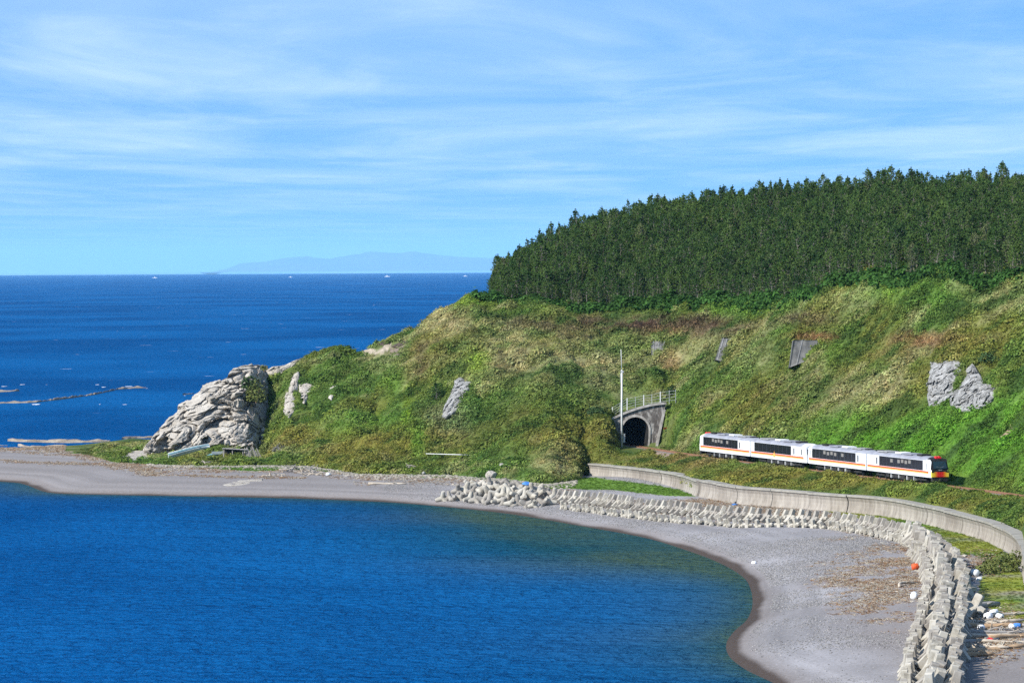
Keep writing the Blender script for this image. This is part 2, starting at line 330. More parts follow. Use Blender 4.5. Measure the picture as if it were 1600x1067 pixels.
def terrain_knots(az):
    u = CU + az * F
    Y1 = np.interp(az, ta, tY); z1 = np.interp(az, ta, tz); Y5 = np.interp(az, ca_, cY); z5 = np.interp(az, ca_, cz)
    ra = railp[:, 0] / railp[:, 1]; Yr = np.interp(az, ra, railp[:, 1])
    wsh = np.clip((u - 905) / 6, 0, 1) * np.interp(az, ta, tS); Y1 = Y1 + 1.0 * wsh; ST = 0.6 * np.maximum(wsh, 1)
    K = [[Y1, z1]]
    fr = [(0.07, 0.06), (0.24, 0.22), (0.42, 0.42), (0.62, 0.66)]
    slope = [[Y1 + a * (Y5 - Y1), z1 + b_ * (z5 - z1)] for a, b_ in fr]
    R = [[Y1 + ST, 0 * u + 4.55], [Yr - 9, 0 * u + 6.45], [Yr + 9, 0 * u + 6.45], [Yr + 17, 0 * u + 11.0]]
    P = [[Y1 + ST, 0 * u + 4.5], [0 * u + 645, 0 * u + 6.6], [0 * u + 657.2, 0 * u + 6.6], [0 * u + 658.4, 0 * u + 13.2]]
    Q = [[Y1 + ST, 0 * u + 4.6], [0 * u + 641, 0 * u + 8.0], [0 * u + 652, 0 * u + 11.6], [0 * u + 658.4, 0 * u + 13.6]]
    wL = np.clip((452 - u) / 36, 0, 1)
    for q_, (zf, yf) in enumerate([(.02, .07), (.05, .24), (.08, .42), (.14, .60)]):
        slope[q_][1] = slope[q_][1] * (1 - wL) + (z1 + zf * (z5 - z1)) * wL
    def ss(a, b_): t_ = np.clip((u - a) / (b_ - a), 0, 1); return t_
    wQ, wP, wR = ss(885, 935), ss(945, 966), ss(1032, 1062)
    for s_, q, p_, r in zip(slope, Q, P, R):
        v = []
        for j in (0, 1):
            x = s_[j] * (1 - wQ) + q[j] * wQ; x = x * (1 - wP) + p_[j] * wP; x = x * (1 - wR) + r[j] * wR; v.append(x)
        K.append(v)
    K.append([Y5, z5])
    Y6 = np.interp(az, ka, kY); z6 = np.interp(az, ka, kz); f = ss(735, 775)
    Y6 = (Y5 + 14) * (1 - f) + Y6 * f; z6 = (z5 * 0.86 - 0.5) * (1 - f) + z6 * f
    K.append([Y6, z6]); K.append([Y6 + 45 * (1 - f) + 160 * f, -3 * (1 - f) + (z6 + 1) * f]); K.append([0 * u + 1400, -3 * (1 - f) + (z6 + 1) * f])
    return np.array([k[0] for k in K]), np.array([k[1] for k in K]), u
azs = np.r_[np.linspace(AZ(-420), AZ(-40), 40)[:-1], np.linspace(AZ(-40), AZ(1640), 760), np.linspace(AZ(1640), AZ(1790), 40)[1:]]
Ys = np.r_[np.arange(250, 330, 4), np.arange(330, 440, 1.4), np.arange(440, 790, 0.75), np.arange(790, 860, 2), np.arange(860, 1150, 14)]
KY, KZ, UU = terrain_knots(azs)
nA, nY = len(azs), len(Ys)
Zf = np.zeros((nA, nY))
for i in range(nA):
    ky = np.maximum.accumulate(KY[:, i] + np.arange(len(KY)) * 1e-3); Zf[i] = np.interp(Ys, ky, KZ[:, i])
X = azs[:, None] * Ys[None, :]; Y = np.broadcast_to(Ys, X.shape)
SD = sdist(X, Y)
def beach_z(sd, x, y):
    return np.where(sd > 0, 2.3 * (1 - np.exp(-sd / 9.0)), np.maximum(sd * 0.12, -3)) + np.clip(sd / 6, 0, 1) * 0.10 * n2(x, y, 9, 3, 5)
onhill = Y > KY[0][:, None]
Bz = beach_z(SD, X, Y)
hilly = np.clip((Y - KY[0][:, None]) / 12, 0, 1) * np.clip((UU[:, None] - 200) / 90, 0, 1)
inrail = (UU[:, None] > 930) & (Y > KY[1][:, None] - 3) & (Y < KY[4][:, None])
hn = 1.9 * n2(X, Y, 16, 3, 1) + 1.5 * n2(X, Y, 6, 3, 9) + 0.6 * n2(X, Y, 1.7, 2, 3)
amp = np.where(inrail, 0.12, 1.0) * hilly
kk = np.clip((Y - KY[4][:, None]) / 10, 0, 1); amp = np.where((UU[:, None] > 930), amp * np.maximum(kk, 0.12), amp)
# gullies down the face
gul = np.abs(n2(X * 1.0 + 0.25 * Y, Y * 0.25, 11, 3, 21)); 
Zh = Zf + amp * (hn - 1.3 * np.clip(0.25 - gul, 0, 1) * 3)
Z = np.where(onhill & (UU[:, None] > 175), np.where(UU[:, None] < 260, np.maximum(Zh, Bz), Zh), Bz)
Z = np.where((UU[:, None] < 735) & (SD < 0) & (Y > 700), np.minimum(Z, Bz), Z)
# berm of turf in front of the first wall length
uu2, vv2 = proj(X, Y, Z)
berm = np.exp(-((uu2 - 985) / 75) ** 2) * np.clip((Y - (KY[0][:, None] - 22)) / 20, 0, 1) * (~onhill) * (uu2 > 820)
Z = Z + 0.75 * berm
def hz(az, Yq):
    i = np.clip(np.searchsorted(azs, az) - 1, 0, nA - 2); j = np.clip(np.searchsorted(Ys, Yq) - 1, 0, nY - 2)
    a = (az - azs[i]) / (azs[i + 1] - azs[i]); b_ = (Yq - Ys[j]) / (Ys[j + 1] - Ys[j])
    a = np.clip(a, 0, 1); b_ = np.clip(b_, 0, 1)
    return (Z[i, j] * (1 - a) + Z[i + 1, j] * a) * (1 - b_) + (Z[i, j + 1] * (1 - a) + Z[i + 1, j + 1] * a) * b_
def ground(x, y): return float(hz(np.float64(x / y), np.float64(y)))
MY = np.arange(300, 1000, 0.4)
def hit(u, v):
    a, b_ = ray(np.asarray(u, float), np.asarray(v, float)); shp = np.shape(a); a = np.ravel(a); b_ = np.ravel(b_); out = np.zeros((len(a), 3))
    for i in range(len(a)):
        zt = np.maximum(hz(np.full(len(MY), a[i]), MY), -0.0); zr = H + b_[i] * MY; k = np.argmax(zr <= zt)
        if not (zr[k] <= zt[k]): k = np.argmin(np.abs(zr - zt))
        out[i] = (a[i] * MY[k], MY[k], zr[k])
    return out.reshape(shp + (3,))
# tone map over the photo's regions: (u, v, ru, rv, colour, weight)
G_MID = np.array((0.085, 0.142, 0.030)); G_BRI = np.array((0.085, 0.195, 0.022)); OLIVE = np.array((0.165, 0.150, 0.035)); TAN = np.array((0.34, 0.30, 0.17)); PURP = np.array((0.115, 0.075, 0.055)); DARK = np.array((0.035, 0.075, 0.018)); BROWN = np.array((0.24, 0.145, 0.075)); LIME = np.array((0.16, 0.24, 0.02)); GREYG = np.array((0.18, 0.18, 0.12))
regions = [(1480, 700, 170, 62, G_BRI, 1.0), (1340, 690, 90, 45, G_BRI, 0.9), (1590, 670, 90, 60, G_BRI, 0.9), (1420, 462, 170, 18, G_BRI, 0.55), (1160, 485, 60, 12, G_BRI, 0.6), (1340, 545, 60, 25, G_BRI, .3),
           (1010, 507, 150, 15, PURP, 0.95), (820, 505, 60, 12, PURP, .6), (900, 520, 50, 10, PURP, .5), (1100, 515, 60, 14, PURP, 0.7), (1265, 500, 50, 12, PURP, 0.7), (1275, 527, 44, 6, BROWN, 1.0), (1440, 532, 70, 12, BROWN, 0.8), (1395, 555, 40, 14, BROWN, 0.5), (1045, 520, 30, 6, BROWN, .6), (1050, 570, 16, 26, BROWN, 0.7),
           (790, 560, 80, 45, TAN, 0.55), (930, 570, 80, 45, TAN, 0.5), (690, 500, 60, 22, TAN, 0.6), (1090, 550, 60, 30, TAN, 0.45), (1350, 610, 70, 30, TAN, 0.5), (1570, 465, 60, 22, TAN, 0.6), (870, 720, 34, 26, TAN, 0.7), (620, 560, 50, 30, TAN, .35), (700, 660, 40, 30, GREYG, .6), (1330, 470, 50, 20, TAN, .4), (1180, 550, 40, 30, TAN, .3),
           (590, 690, 150, 26, OLIVE, 0.8), (880, 680, 90, 32, OLIVE, 0.7), (1000, 720, 120, 14, OLIVE, 0.6), (1230, 750, 220, 16, OLIVE, 0.9), (1500, 785, 120, 18, OLIVE, 0.6), (1180, 640, 80, 40, OLIVE, 0.5), (1080, 720, 60, 14, BROWN, 0.35), (1250, 620, 70, 30, PURP, 0.25),
           (745, 565, 22, 22, LIME, 0.8), (640, 640, 9, 34, LIME, 0.8), (655, 690, 12, 30, G_BRI, 0.7), (615, 600, 18, 30, G_BRI, .7), (560, 660, 90, 20, G_BRI, 0.5), (720, 470, 60, 10, LIME, 0.4), (480, 600, 40, 25, G_MID, .6), (840, 620, 90, 22, G_MID, .7), (760, 660, 90, 25, DARK, .4), (560, 600, 50, 30, G_MID, .5), (900, 600, 60, 14, DARK, .4), (660, 560, 10, 30, PURP, .5)]
def tones(x, y, z, flat=False):
    u, v = proj(x, y, z)
    n1 = n2(x, y, 14, 4, 31)[..., None]; n_2 = n2(x, y + z, 5, 3, 41)[..., None]; n3 = n2(x, y + z, 2.0, 2, 43)[..., None]
    c = G_MID * (1 + 0 * n1); c = c + (OLIVE - c) * np.clip(0.35 + 1.3 * n1, 0, 1) * 0.8; c = c + (TAN - c) * np.clip(n_2 * 2.2 - 0.15, 0, 1) * 0.45
    for (ru, rv, su, sv, colr, w) in regions:
        d = ((u - ru) / su) ** 2 + ((v - rv) / sv) ** 2; k = w * np.exp(-(d ** 1.6) * 0.9)[..., None] * np.clip(0.85 + 0.9 * n_2, 0.1, 1.1); k = np.clip(k, 0, 1); c = c + (colr - c) * k
    c = c + (DARK - c) * np.clip(-n_2 * 2.6 - 0.25, 0, 1) * 0.75
    c = c * (1 + 0.35 * n3)
    return np.clip(c, 0.01, 1), u, v
TH, uu2, vv2 = tones(X, Y, Z); TH = np.clip(TH * 1.15, 0, .5)
# beach tone
GR = np.array((0.215, 0.205, 0.205)); LG = np.array((0.290, 0.280, 0.285)); WET = np.array((0.060, 0.046, 0.038)); DAMP = np.array((0.165, 0.140, 0.125)); CHIP = np.array((0.24, 0.18, 0.15)); SANDY = np.array((0.208, 0.190, 0.182))
nA1 = n2(X, Y, 22, 4, 61)[..., None]; nA2 = n2(X, Y, 5, 4, 71)[..., None]
tb = GR + (LG - GR) * np.clip(0.5 + 1.2 * nA1 + 0.6 * nA2, 0, 1)
tb = tb + (SANDY - tb) * np.clip((780 - uu2) / 150, 0, 1)[..., None] * 0.8
tb = tb + (SANDY - tb) * (np.exp(-(((uu2 - 1400) / 80) ** 2 + ((vv2 - 985) / 45) ** 2)) * 0.9)[..., None]
tb = tb + (SANDY * 0.95 - tb) * (np.clip((uu2 - 1480) / 40, 0, 1) * np.clip((vv2 - 1000) / 30, 0, 1))[..., None]
chipm = np.exp(-(((uu2 - 1375 - (vv2 - 900) * 0.25) / 85) ** 2 + ((vv2 - 905) / 62) ** 2)) * np.clip(0.5 + 1.4 * n2(X, Y, 6, 4, 81), 0, 1)
tb = tb + (CHIP - tb) * np.clip(chipm * 1.0, 0, 0.8)[..., None]
toeb = np.clip(1 - (KY[0][:, None] - Y) / 26, 0, 1) * (uu2 < 900) * np.clip(0.55 + 1.5 * n2(X, Y, 4, 3, 91), 0, 1)
tb = tb + (np.array((0.40, 0.33, 0.28)) - tb) * (toeb * 0.7)[..., None]
wb = 1.1 + 0.8 * n2(X, Y, 12, 3, 95) + np.clip((uu2 - 1000) / 150, 0, 1) * 0.6
k = np.clip((wb + 2.5 - SD) / 2.5, 0, 1)[..., None]; tb = tb + (DAMP - tb) * k * 0.6
k = np.clip((wb - SD) / 0.7, 0, 1)[..., None]; tb = tb + (WET - tb) * k
bnd = fbm(np.stack([SD / 1.7, (X + Y) / 45, 0 * X + 8.8], -1), 3, 401) * np.exp(-np.clip(SD, 0, 99) / 16); tb = tb * (1 + .38 * bnd * (SD > 1.5))[..., None]
streak_ = fbm(np.stack([SD / 4.5, (X + Y) / 30, 0 * X + 2.2], -1), 4, 411); tb = tb * (1 + .16 * streak_)[..., None]
# turf patches on the flat ground in front of the wall
TURF = np.array((0.235, 0.255, 0.045)); TURFG = np.array((0.11, 0.20, 0.03))
t_poly1 = [(1275, 795), (1330, 793), (1400, 800), (1480, 822), (1540, 845), (1580, 868), (1598, 900), (1660, 900), (1660, 985), (1560, 965), (1532, 935), (1528, 905), (1560, 890), (1520, 865), (1500, 868), (1455, 838), (1400, 822), (1330, 808)]
t_poly2 = [(835, 762), (880, 752), (925, 745), (1000, 755), (1060, 764), (1088, 776), (1040, 774), (960, 766), (900, 764)]
t_poly3 = [(110, 708), (160, 694), (240, 686), (250, 700), (200, 703), (180, 714), (150, 712)]
t_poly4 = [(250, 728), (350, 722), (480, 722), (560, 736), (700, 738), (780, 745), (860, 752), (850, 760), (760, 750), (700, 747), (560, 742), (480, 733), (400, 736), (300, 730)]
e1 = 6 * n2(X, Y, 4, 3, 101); tm = np.zeros(X.shape, bool)
for P_ in (t_poly1, t_poly2, t_poly3, t_poly4): tm |= pip(uu2 + e1, vv2 + e1 * 0.35, P_)
tm &= SD > 4
tt = TURF + (TURFG - TURF) * np.clip(0.4 + 1.6 * n2(X, Y, 7, 4, 111)[..., None], 0, 1)
tt = tt + (TURFG - tt) * np.clip((1150 - uu2) / 60, 0, 1)[..., None]
bare = np.clip(2.2 * n2(X, Y, 9, 4, 121) - 0.05, 0, 1)[..., None] * np.clip((uu2 - 1200) / 50, 0, 1)[..., None] * 0.8
tt = tt + (SANDY * 1.1 - tt) * bare
tone = np.where(tm[..., None], tt, tb)
hillmask = onhill & (UU[:, None] > 178) | (onhill & (UU[:, None] > 100) & (SD > 5))
tone = np.where(hillmask[..., None], TH * 0.8, tone)
# bare patches on the hill: pale path by the ridge, soil
for poly, c_ in (([(555, 546), (572, 541), (592, 548), (600, 538), (612, 534), (608, 545), (592, 553), (560, 553)], (0.40, 0.34, 0.27)), ([(608, 545), (640, 538), (630, 556), (612, 562)], (0.20, 0.16, 0.13)), ([(1555, 690), (1575, 668), (1583, 670), (1565, 695)], (0.30, 0.21, 0.15))):
    mk = pip(uu2 + e1 * .4, vv2 + e1 * .2, poly) & hillmask & (Y < KY[5][:, None] + 6); tone[mk] = c_
idx = np.arange(nA * nY).reshape(nA, nY)
faces = np.stack([idx[:-1, :-1], idx[1:, :-1], idx[1:, 1:], idx[:-1, 1:]], -1).reshape(-1, 4)
hole = ((UU[:, None] > 973) & (UU[:, None] < 1013) & (Y > 656.8) & (Y < 658.0)).ravel()
faces = faces[~hole[faces].any(1)]
cls = np.where(hillmask, 2, np.where(tm, 1, 0)); fc = cls.ravel()[faces].max(1)
V = np.stack([X, Y, Z], -1).reshape(-1, 3); TT = tone.reshape(-1, 3)
for k_, nm, mt in ((0, 'beach', 'beach'), (1, 'grass_strip', 'turf'), (2, 'hillside', 'hill')):
    ff = faces[fc == k_]; ids, inv = np.unique(ff, return_inverse=True)
    obj(nm, mesh_np(nm, V[ids], inv.reshape(-1, 4), M[mt], True, {'tone': ('FLOAT_COLOR', TT[ids])}), kind='structure')
# ------------------------------------------------------------------ sea
sa = np.r_[np.linspace(-0.9, AZ(-400), 24)[:-1], np.linspace(AZ(-400), AZ(1250), 330), np.linspace(AZ(1250), 0.9, 24)[1:]]
sY = np.r_[[100, 180, 260], np.arange(300, 820, 2.5), 820 * (40000 / 820) ** (np.linspace(0, 1, 60))]
SX = sa[:, None] * sY; SY = np.broadcast_to(sY, SX.shape); ssd = -sdist(SX, SY)
far_side = (SY > 690) & (SX < 20) 
ii = np.arange(SX.size).reshape(SX.shape); sf = np.stack([ii[:-1, :-1], ii[1:, :-1], ii[1:, 1:], ii[:-1, 1:]], -1).reshape(-1, 4)
tu, tv = proj(SX, SY, 0 * SX)
teal = np.clip(np.exp(-(((tu - 960) / 330) ** 2 + ((tv - 835) / 62) ** 2) ** 1.3) * (ssd > -5) + np.exp(-np.clip(ssd, 0, 99) / 9) * (SY < 690), 0, 1)
m, t, b = mat('sea_water', (0.0, 0.04, 0.16), 0.3, 0.16); b.inputs['IOR'].default_value = 1.33; b.inputs['Specular Tint'].default_value = (0.25, 0.6, 1.0, 1)
at = attr(t, 'shallow'); g = t.nodes.new('ShaderNodeNewGeometry')
big = noise_node(t, 0.006, 4, 0.55, 'World', (1, 0.6, 1)); pat = noise_node(t, 0.03, 4, 0.5, 'World', (0.5, 0.55, 1))
deep = ramp(t, big.outputs[0], [(0.40, (0.0, 0.042, 0.150)), (0.58, (0.003, 0.082, 0.245))])
sh = ramp(t, pat.outputs[0], [(0.35, (0.008, 0.050, 0.058)), (0.6, (0.045, 0.070, 0.030))])
c = mixc(t, at.outputs['Fac'], deep, sh)
fo = noise_node(t, 0.22, 2, 0.4, 'World', (0.35, 0.5, 1)); fo2 = noise_node(t, 0.018, 2, 0.5, 'World')
fm = mth('MULTIPLY', ramp(t, fo.outputs[0], [(0.735, (0, 0, 0)), (0.755, (1, 1, 1))]), ramp(t, fo2.outputs[0], [(0.5, (0, 0, 0)), (0.58, (1, 1, 1))]), t)
fm = mth('MULTIPLY', fm, attr(t, 'open').outputs['Fac'], t)
c = mixc(t, fm, c, (0.75, 0.78, 0.8)); t.links.new(c, b.inputs['Base Color'])
w1 = noise_node(t, 0.8, 4, 0.65, 'World', (0.55, 0.6, 1), 0.4); w2 = noise_node(t, 0.06, 3, 0.6, 'World', (0.5, 1.2, 1))
hh = mth('ADD', w1.outputs[0], mth('MULTIPLY', w2.outputs[0], 2.5, t), t)
bn = bump(t, b, hh, 1.0, 1.9)
df = t.nodes.new('ShaderNodeBsdfDiffuse'); gl = t.nodes.new('ShaderNodeBsdfGlossy'); gl.inputs['Color'].default_value = (0.10, 0.55, 1.0, 1); gl.inputs['Roughness'].default_value = 0.22
fr = t.nodes.new('ShaderNodeFresnel'); fr.inputs[0].default_value = 1.33; msx = t.nodes.new('ShaderNodeMixShader')
t.links.new(c, df.inputs[0]); [t.links.new(bn.outputs[0], q_.inputs['Normal']) for q_ in (df, gl, fr)]
t.links.new(mth('MULTIPLY', fr.outputs[0], 0.55, t), msx.inputs[0]); t.links.new(df.outputs[0], msx.inputs[1]); t.links.new(gl.outputs[0], msx.inputs[2]); t.links.new(msx.outputs[0], t.nodes['Material Output'].inputs[0])
M['sea'] = m
opn = np.clip((SY - 850) / 300, 0, 1)
obj('sea', mesh_np('sea', np.stack([SX, SY, 0 * SX], -1), sf, M['sea'], True, {'shallow': ('FLOAT', teal), 'open': ('FLOAT', opn)}), kind='structure')
# ------------------------------------------------------------------ distant island, haze
ip = np.array([(330, 429), (380, 412), (420, 408), (450, 402), (480, 401), (520, 405), (560, 398), (590, 393), (625, 396), (650, 393), (690, 399), (740, 402), (800, 404), (860, 410), (940, 421), (1000, 429)], float)
DI = 118000.0; nI, nJ = 120, 14
iu = np.linspace(330, 1000, nI); iv = np.interp(iu, ip[:, 0], ip[:, 1]) + 1.0 * n2(iu * 1.0, iu * 0, 18, 4, 5)
cr = PY(iu, iv, DI); IV = []
for j in range(nJ):
    q = j / (nJ - 1); zz_ = cr[:, 2] * np.sin(math.pi * q) ** 0.8 * (1 + 0.25 * n2(iu, 0 * iu + j * 30, 25, 3, 8) * (abs(q - 0.5) > 0.05)); IV.append(np.stack([cr[:, 0], cr[:, 1] + (q - 0.5) * 9000, zz_ - 5], -1))
IV = np.array(IV).reshape(-1, 3); ii = np.arange(nI * nJ).reshape(nJ, nI)
M['isle'] = noisy('island_forest', (0.04, 0.07, 0.03), (0.09, 0.10, 0.05), 0.0004, coord='World')
obj('distant_hills', mesh_np('hills', IV, np.stack([ii[:-1, :-1], ii[:-1, 1:], ii[1:, 1:], ii[1:, :-1]], -1).reshape(-1, 4), M['isle'], True), kind='structure')
hm = bpy.data.materials.new('haze'); hm.use_nodes = True; ht = hm.node_tree
for n in list(ht.nodes): ht.nodes.remove(n)
pv = ht.nodes.new('ShaderNodeVolumePrincipled'); pv.inputs['Color'].default_value = (0.40, 0.72, 1.0, 1); pv.inputs['Density'].default_value = 1.35e-5; pv.inputs['Anisotropy'].default_value = 0.0
oo = ht.nodes.new('ShaderNodeOutputMaterial'); ht.links.new(pv.outputs[0], oo.inputs['Volume'])
hb = MB(); hb.box((0, 64000, 400), (130000, 134000, 812)); hzme = hb.mesh('haze', hm); obj('haze', hzme, kind='stuff')
# ------------------------------------------------------------------ rocks
def rock_patch(name, poly, bulge, label, cat, mt, base=None, nr=40, na=90, namp=0.6, nsc=3.0, back_=1.0, centre=None, seed=0, group=None, oj=0.07):
    poly = np.array(poly, float); c = np.array(centre) if centre else poly.mean(0)
    if base is None:
        hc = hit(np.array([c[0]]), np.array([c[1]]))[0]
    A = np.linspace(0, 2 * math.pi, na, endpoint=False); R = np.zeros(na); q = np.roll(poly, -1, 0)
    for i, a in enumerate(A):
        d = np.array([math.cos(a), math.sin(a)]); best = 0
        for p1, p2 in zip(poly, q):
            e = p2 - p1; den = d[0] * e[1] - d[1] * e[0]
            if abs(den) < 1e-9: continue
            w = p1 - c; t_ = (w[0] * e[1] - w[1] * e[0]) / den; s_ = (w[0] * d[1] - w[1] * d[0]) / den
            if t_ > 0 and -1e-6 <= s_ <= 1 + 1e-6: best = max(best, t_)
        R[i] = best
    R = R * (1 + oj * fbm(np.stack([np.cos(A) * 3, np.sin(A) * 3, 0 * A + seed], -1), 4, seed))
    rr = np.r_[np.linspace(0.0, 1, nr) ** 0.8]
    U = c[0] + np.outer(rr, R * np.cos(A)); Vv = c[1] + np.outer(rr, R * np.sin(A))
    P_ = base(U, Vv) if base else None
    if P_ is None:
        # plane fit through hits on a coarse set, so that the rock lies on the slope
        su = np.r_[poly[:, 0], c[0]]; sv = np.r_[poly[:, 1], c[1]]; hh_ = hit(su, sv)
        ok = np.abs(hh_[:, 1] - hc[1]) < 30; A_ = np.c_[su[ok] - c[0], sv[ok] - c[1], np.ones(ok.sum())]
        kf = np.linalg.lstsq(A_, hh_[ok, 1], rcond=None)[0]; P_ = PY(U, Vv, kf[0] * (U - c[0]) + kf[1] * (Vv - c[1]) + kf[2])
    prof = np.sqrt(np.clip(1 - rr ** 2.4, 0, 1))[:, None]
    toC = -P_ / np.linalg.norm(P_, axis=-1, keepdims=True); dirv = toC * np.array((1, 1, 0)) + np.array((-0.25, 0, 0.15))
    front = P_ + dirv * (bulge * prof)[..., None]
    def disp(Pt, edge):
        ca_, sa_ = math.cos(.42), math.sin(.42); q0 = np.stack([Pt[..., 0] * ca_ + Pt[..., 2] * sa_, Pt[..., 1], (-Pt[..., 0] * sa_ + Pt[..., 2] * ca_) * 1.9], -1) / nsc
        wv = np.stack([fbm(q0 + 9.1, 3, seed + 3), fbm(q0 + 4.4, 3, seed + 4), fbm(q0 + 1.1, 3, seed + 5)], -1); q_ = q0 + .55 * wv
        f1, f2, cv = voro(q_ * .7, seed); g1, g2, gv = voro(q_ * 1.7 + 3, seed + 7); k1, k2, kv = voro(q_ * 4.1 + 7, seed + 11)
        d = (cv - .5) * 1.0 + (.5 - f1) * .5 + (gv - .5) * .62 + (kv - .5) * .26 + .25 * fbm(q_ * 3, 4, seed + 2) - .45 * np.clip(.12 - (f2 - f1), 0, 1) * 6 - .3 * np.clip(.12 - (g2 - g1), 0, 1) * 5
        pk = np.clip(fbm(q0 * 1.1 + 31, 3, seed + 21) * 3 - .55, 0, 1); d = (d - 1.25 * pk) * namp
        dv = np.stack([0.55 * (gv - .5), -1.0 + 0 * d, 0.6 * (cv - .45)], -1); return dv * d[..., None] * edge[..., None]
    emin = .6 if nr > 200 else .25; edge = emin + (1 - emin) * np.clip((1 - rr) * 5, 0, 1)[:, None] + 0 * R[None, :]
    front = front + disp(front, edge)
    rb = np.linspace(1, 0, 6)[1:]; U2 = c[0] + np.outer(rb, R * np.cos(A)); V2 = c[1] + np.outer(rb, R * np.sin(A))
    PB = []
    for k_, r_ in enumerate(rb):
        base_e = P_[-1]; cen = P_[0]; p = base_e * r_ + cen * (1 - r_); PB.append(p + np.array((0, 1, -0.1)) * back_ * math.sqrt(1 - r_ ** 2))
    AllP = np.concatenate([front.reshape(-1, 3), np.array(PB).reshape(-1, 3)]); nr2 = nr + len(rb)
    ii = np.arange(nr2 * na).reshape(nr2, na); jn = np.roll(ii, -1, 1)
    fcs = np.stack([ii[:-1], ii[1:], jn[1:], jn[:-1]], -1).reshape(-1, 4)
    me = mesh_np(name, AllP, fcs, mt, False)
    o = obj(name, me); o['label'] = label; o['category'] = cat
    if group: o['group'] = group
    return o
def headbase(U, Vv): return PY(U, Vv, 716 + (705 - Vv) / 135 * 24 + np.clip(U - 400, 0, 30) * 0.25)
rock_main = [(228, 706), (238, 690), (250, 672), (275, 648), (300, 628), (320, 606), (345, 598), (368, 590), (368, 578), (382, 572), (405, 572), (416, 578), (420, 600), (419, 635), (424, 665), (421, 685), (405, 712), (340, 716), (290, 714), (240, 714)]
rock_patch('sea_cliff_rock', rock_main, 7.0, 'big pale eroded rock headland full of hollows beside the derelict shack', 'rock', M['rock'], headbase, 230, 420, 3.3, 6.0, 16, (345, 665), 3)
rock_patch('ridge_rock', [(414, 580), (425, 573), (445, 571), (462, 563), (478, 557), (485, 560), (470, 573), (455, 586), (432, 592), (418, 592)], 1.5, 'flat pale rock slab running along the ridge above the headland', 'rock', M['rock'], lambda U, V_: PY(U, V_, 742 + 0 * U), 40, 120, 0.5, 3, 8, None, 8)
rock_patch('rock_fin', [(460, 582), (468, 580), (468, 596), (464, 615), (463, 640), (452, 654), (444, 648), (446, 620), (455, 600)], 2.2, 'tall narrow grey rock fin on the left hillside with a dark cleft behind', 'rock', M['rock'], None, 50, 120, 0.7, 1.8, 3, (455, 624), 12, oj=.0)
rock_patch('rock_fin', [(467, 600), (480, 598), (494, 603), (486, 614), (476, 632), (468, 628)], 1.2, 'short pale rock slab just right of the tall rock fin', 'rock', M['rock'], None, 36, 80, 0.7, 2.2, 3, None, 15)
rock_patch('small_outcrop', [(516, 604), (527, 601), (525, 613), (518, 626), (513, 622)], 0.8, 'smallest grey rock poking from the left hillside', 'rock', M['rock'], None, 20, 60, 0.4, 2, 2, None, 18)
rock_patch('leaning_rock', [(716, 592), (722, 589), (729, 597), (744, 594), (738, 610), (727, 628), (716, 644), (698, 656), (691, 653), (694, 638), (704, 620), (710, 604)], 2.6, 'slanting grey rock outcrop alone in the middle of the grassy hillside', 'rock', M['greyrock'], None, 70, 160, 1.0, 2.6, 3, (715, 622), 22)
rock_patch('cliff_outcrop', [(1453, 565), (1478, 561), (1502, 565), (1506, 580), (1496, 600), (1490, 620), (1470, 634), (1453, 640), (1450, 610)], 1.6, 'left block of the netted grey cliff above the green slope', 'rock', M['greyrock'], None, 90, 200, 1.0, 2.2, 3, None, 28)
rock_patch('cliff_outcrop', [(1520, 566), (1528, 580), (1540, 598), (1560, 604), (1556, 624), (1532, 640), (1508, 646), (1484, 636), (1484, 618), (1500, 594), (1512, 575)], 1.8, 'right block of the netted grey cliff, wider and lower', 'rock', M['greyrock'], None, 90, 200, 1.1, 2.0, 3, (1520, 615), 33)
rock_patch('beach_slab', [(182, 718), (200, 704), (225, 701), (238, 705), (235, 722), (205, 725)], 1.2, 'low smooth pale slab at the back of the beach left of the boat', 'rock', M['rock'], None, 36, 80, 0.5, 3, 2, None, 38)
rock_patch('low_ledge', [(345, 757), (375, 750), (410, 748), (412, 753), (385, 757), (360, 760)], 0.3, 'thin pale rock ledge lying on the grey beach below the shack', 'rock', M['rock'], None, 24, 60, 0.25, 2, 1, None, 39)
rock_patch('eroded_bank', [(588, 537), (604, 532), (622, 531), (642, 534), (638, 540), (620, 543), (602, 541)], 0.5, 'dark undercut soil bank below the ridge grass', 'bank', M['soil'], None, 24, 70, 0.4, 2, 2, None, 41)
def reef(poly, w, h, label, seed, z=0.0, mt='reef'):
    pw = PZ(*np.array(poly, float).T, z); L_ = np.r_[0, np.cumsum(np.hypot(*np.diff(pw[:, :2], axis=0).T))]; n = max(24, int(L_[-1] / 0.45)); s_ = np.linspace(0, L_[-1], n)
    px_ = np.interp(s_, L_, pw[:, 0]) + 0; py_ = np.interp(s_, L_, pw[:, 1]); m_ = 15; Vs = []
    for j in range(m_):
        q = j / (m_ - 1) * 2 - 1; ww = w * (0.65 + 0.7 * fbm(np.stack([s_ / 7, 0 * s_, 0 * s_ + seed], -1), 3, seed)) * np.clip(np.minimum(s_, L_[-1] - s_) / 3, 0.05, 1)
        x = px_; y = py_ + q * ww; hgt = h * (1 - abs(q) ** 2.5) * (0.75 + .55 * fbm(np.stack([x / 2.5, y / 2.5, 0 * x + seed], -1), 4, seed)) - 0.25; Vs.append(np.stack([x, y, hgt + z], -1))
    Vs = np.array(Vs); ii = np.arange(m_ * n).reshape(m_, n)
    me = mesh_np('reef', Vs, np.stack([ii[:-1, :-1], ii[:-1, 1:], ii[1:, 1:], ii[1:, :-1]], -1).reshape(-1, 4), M[mt])
    o = obj('reef', me); o['label'] = label; o['category'] = 'reef'; o['group'] = 'reefs off the point'
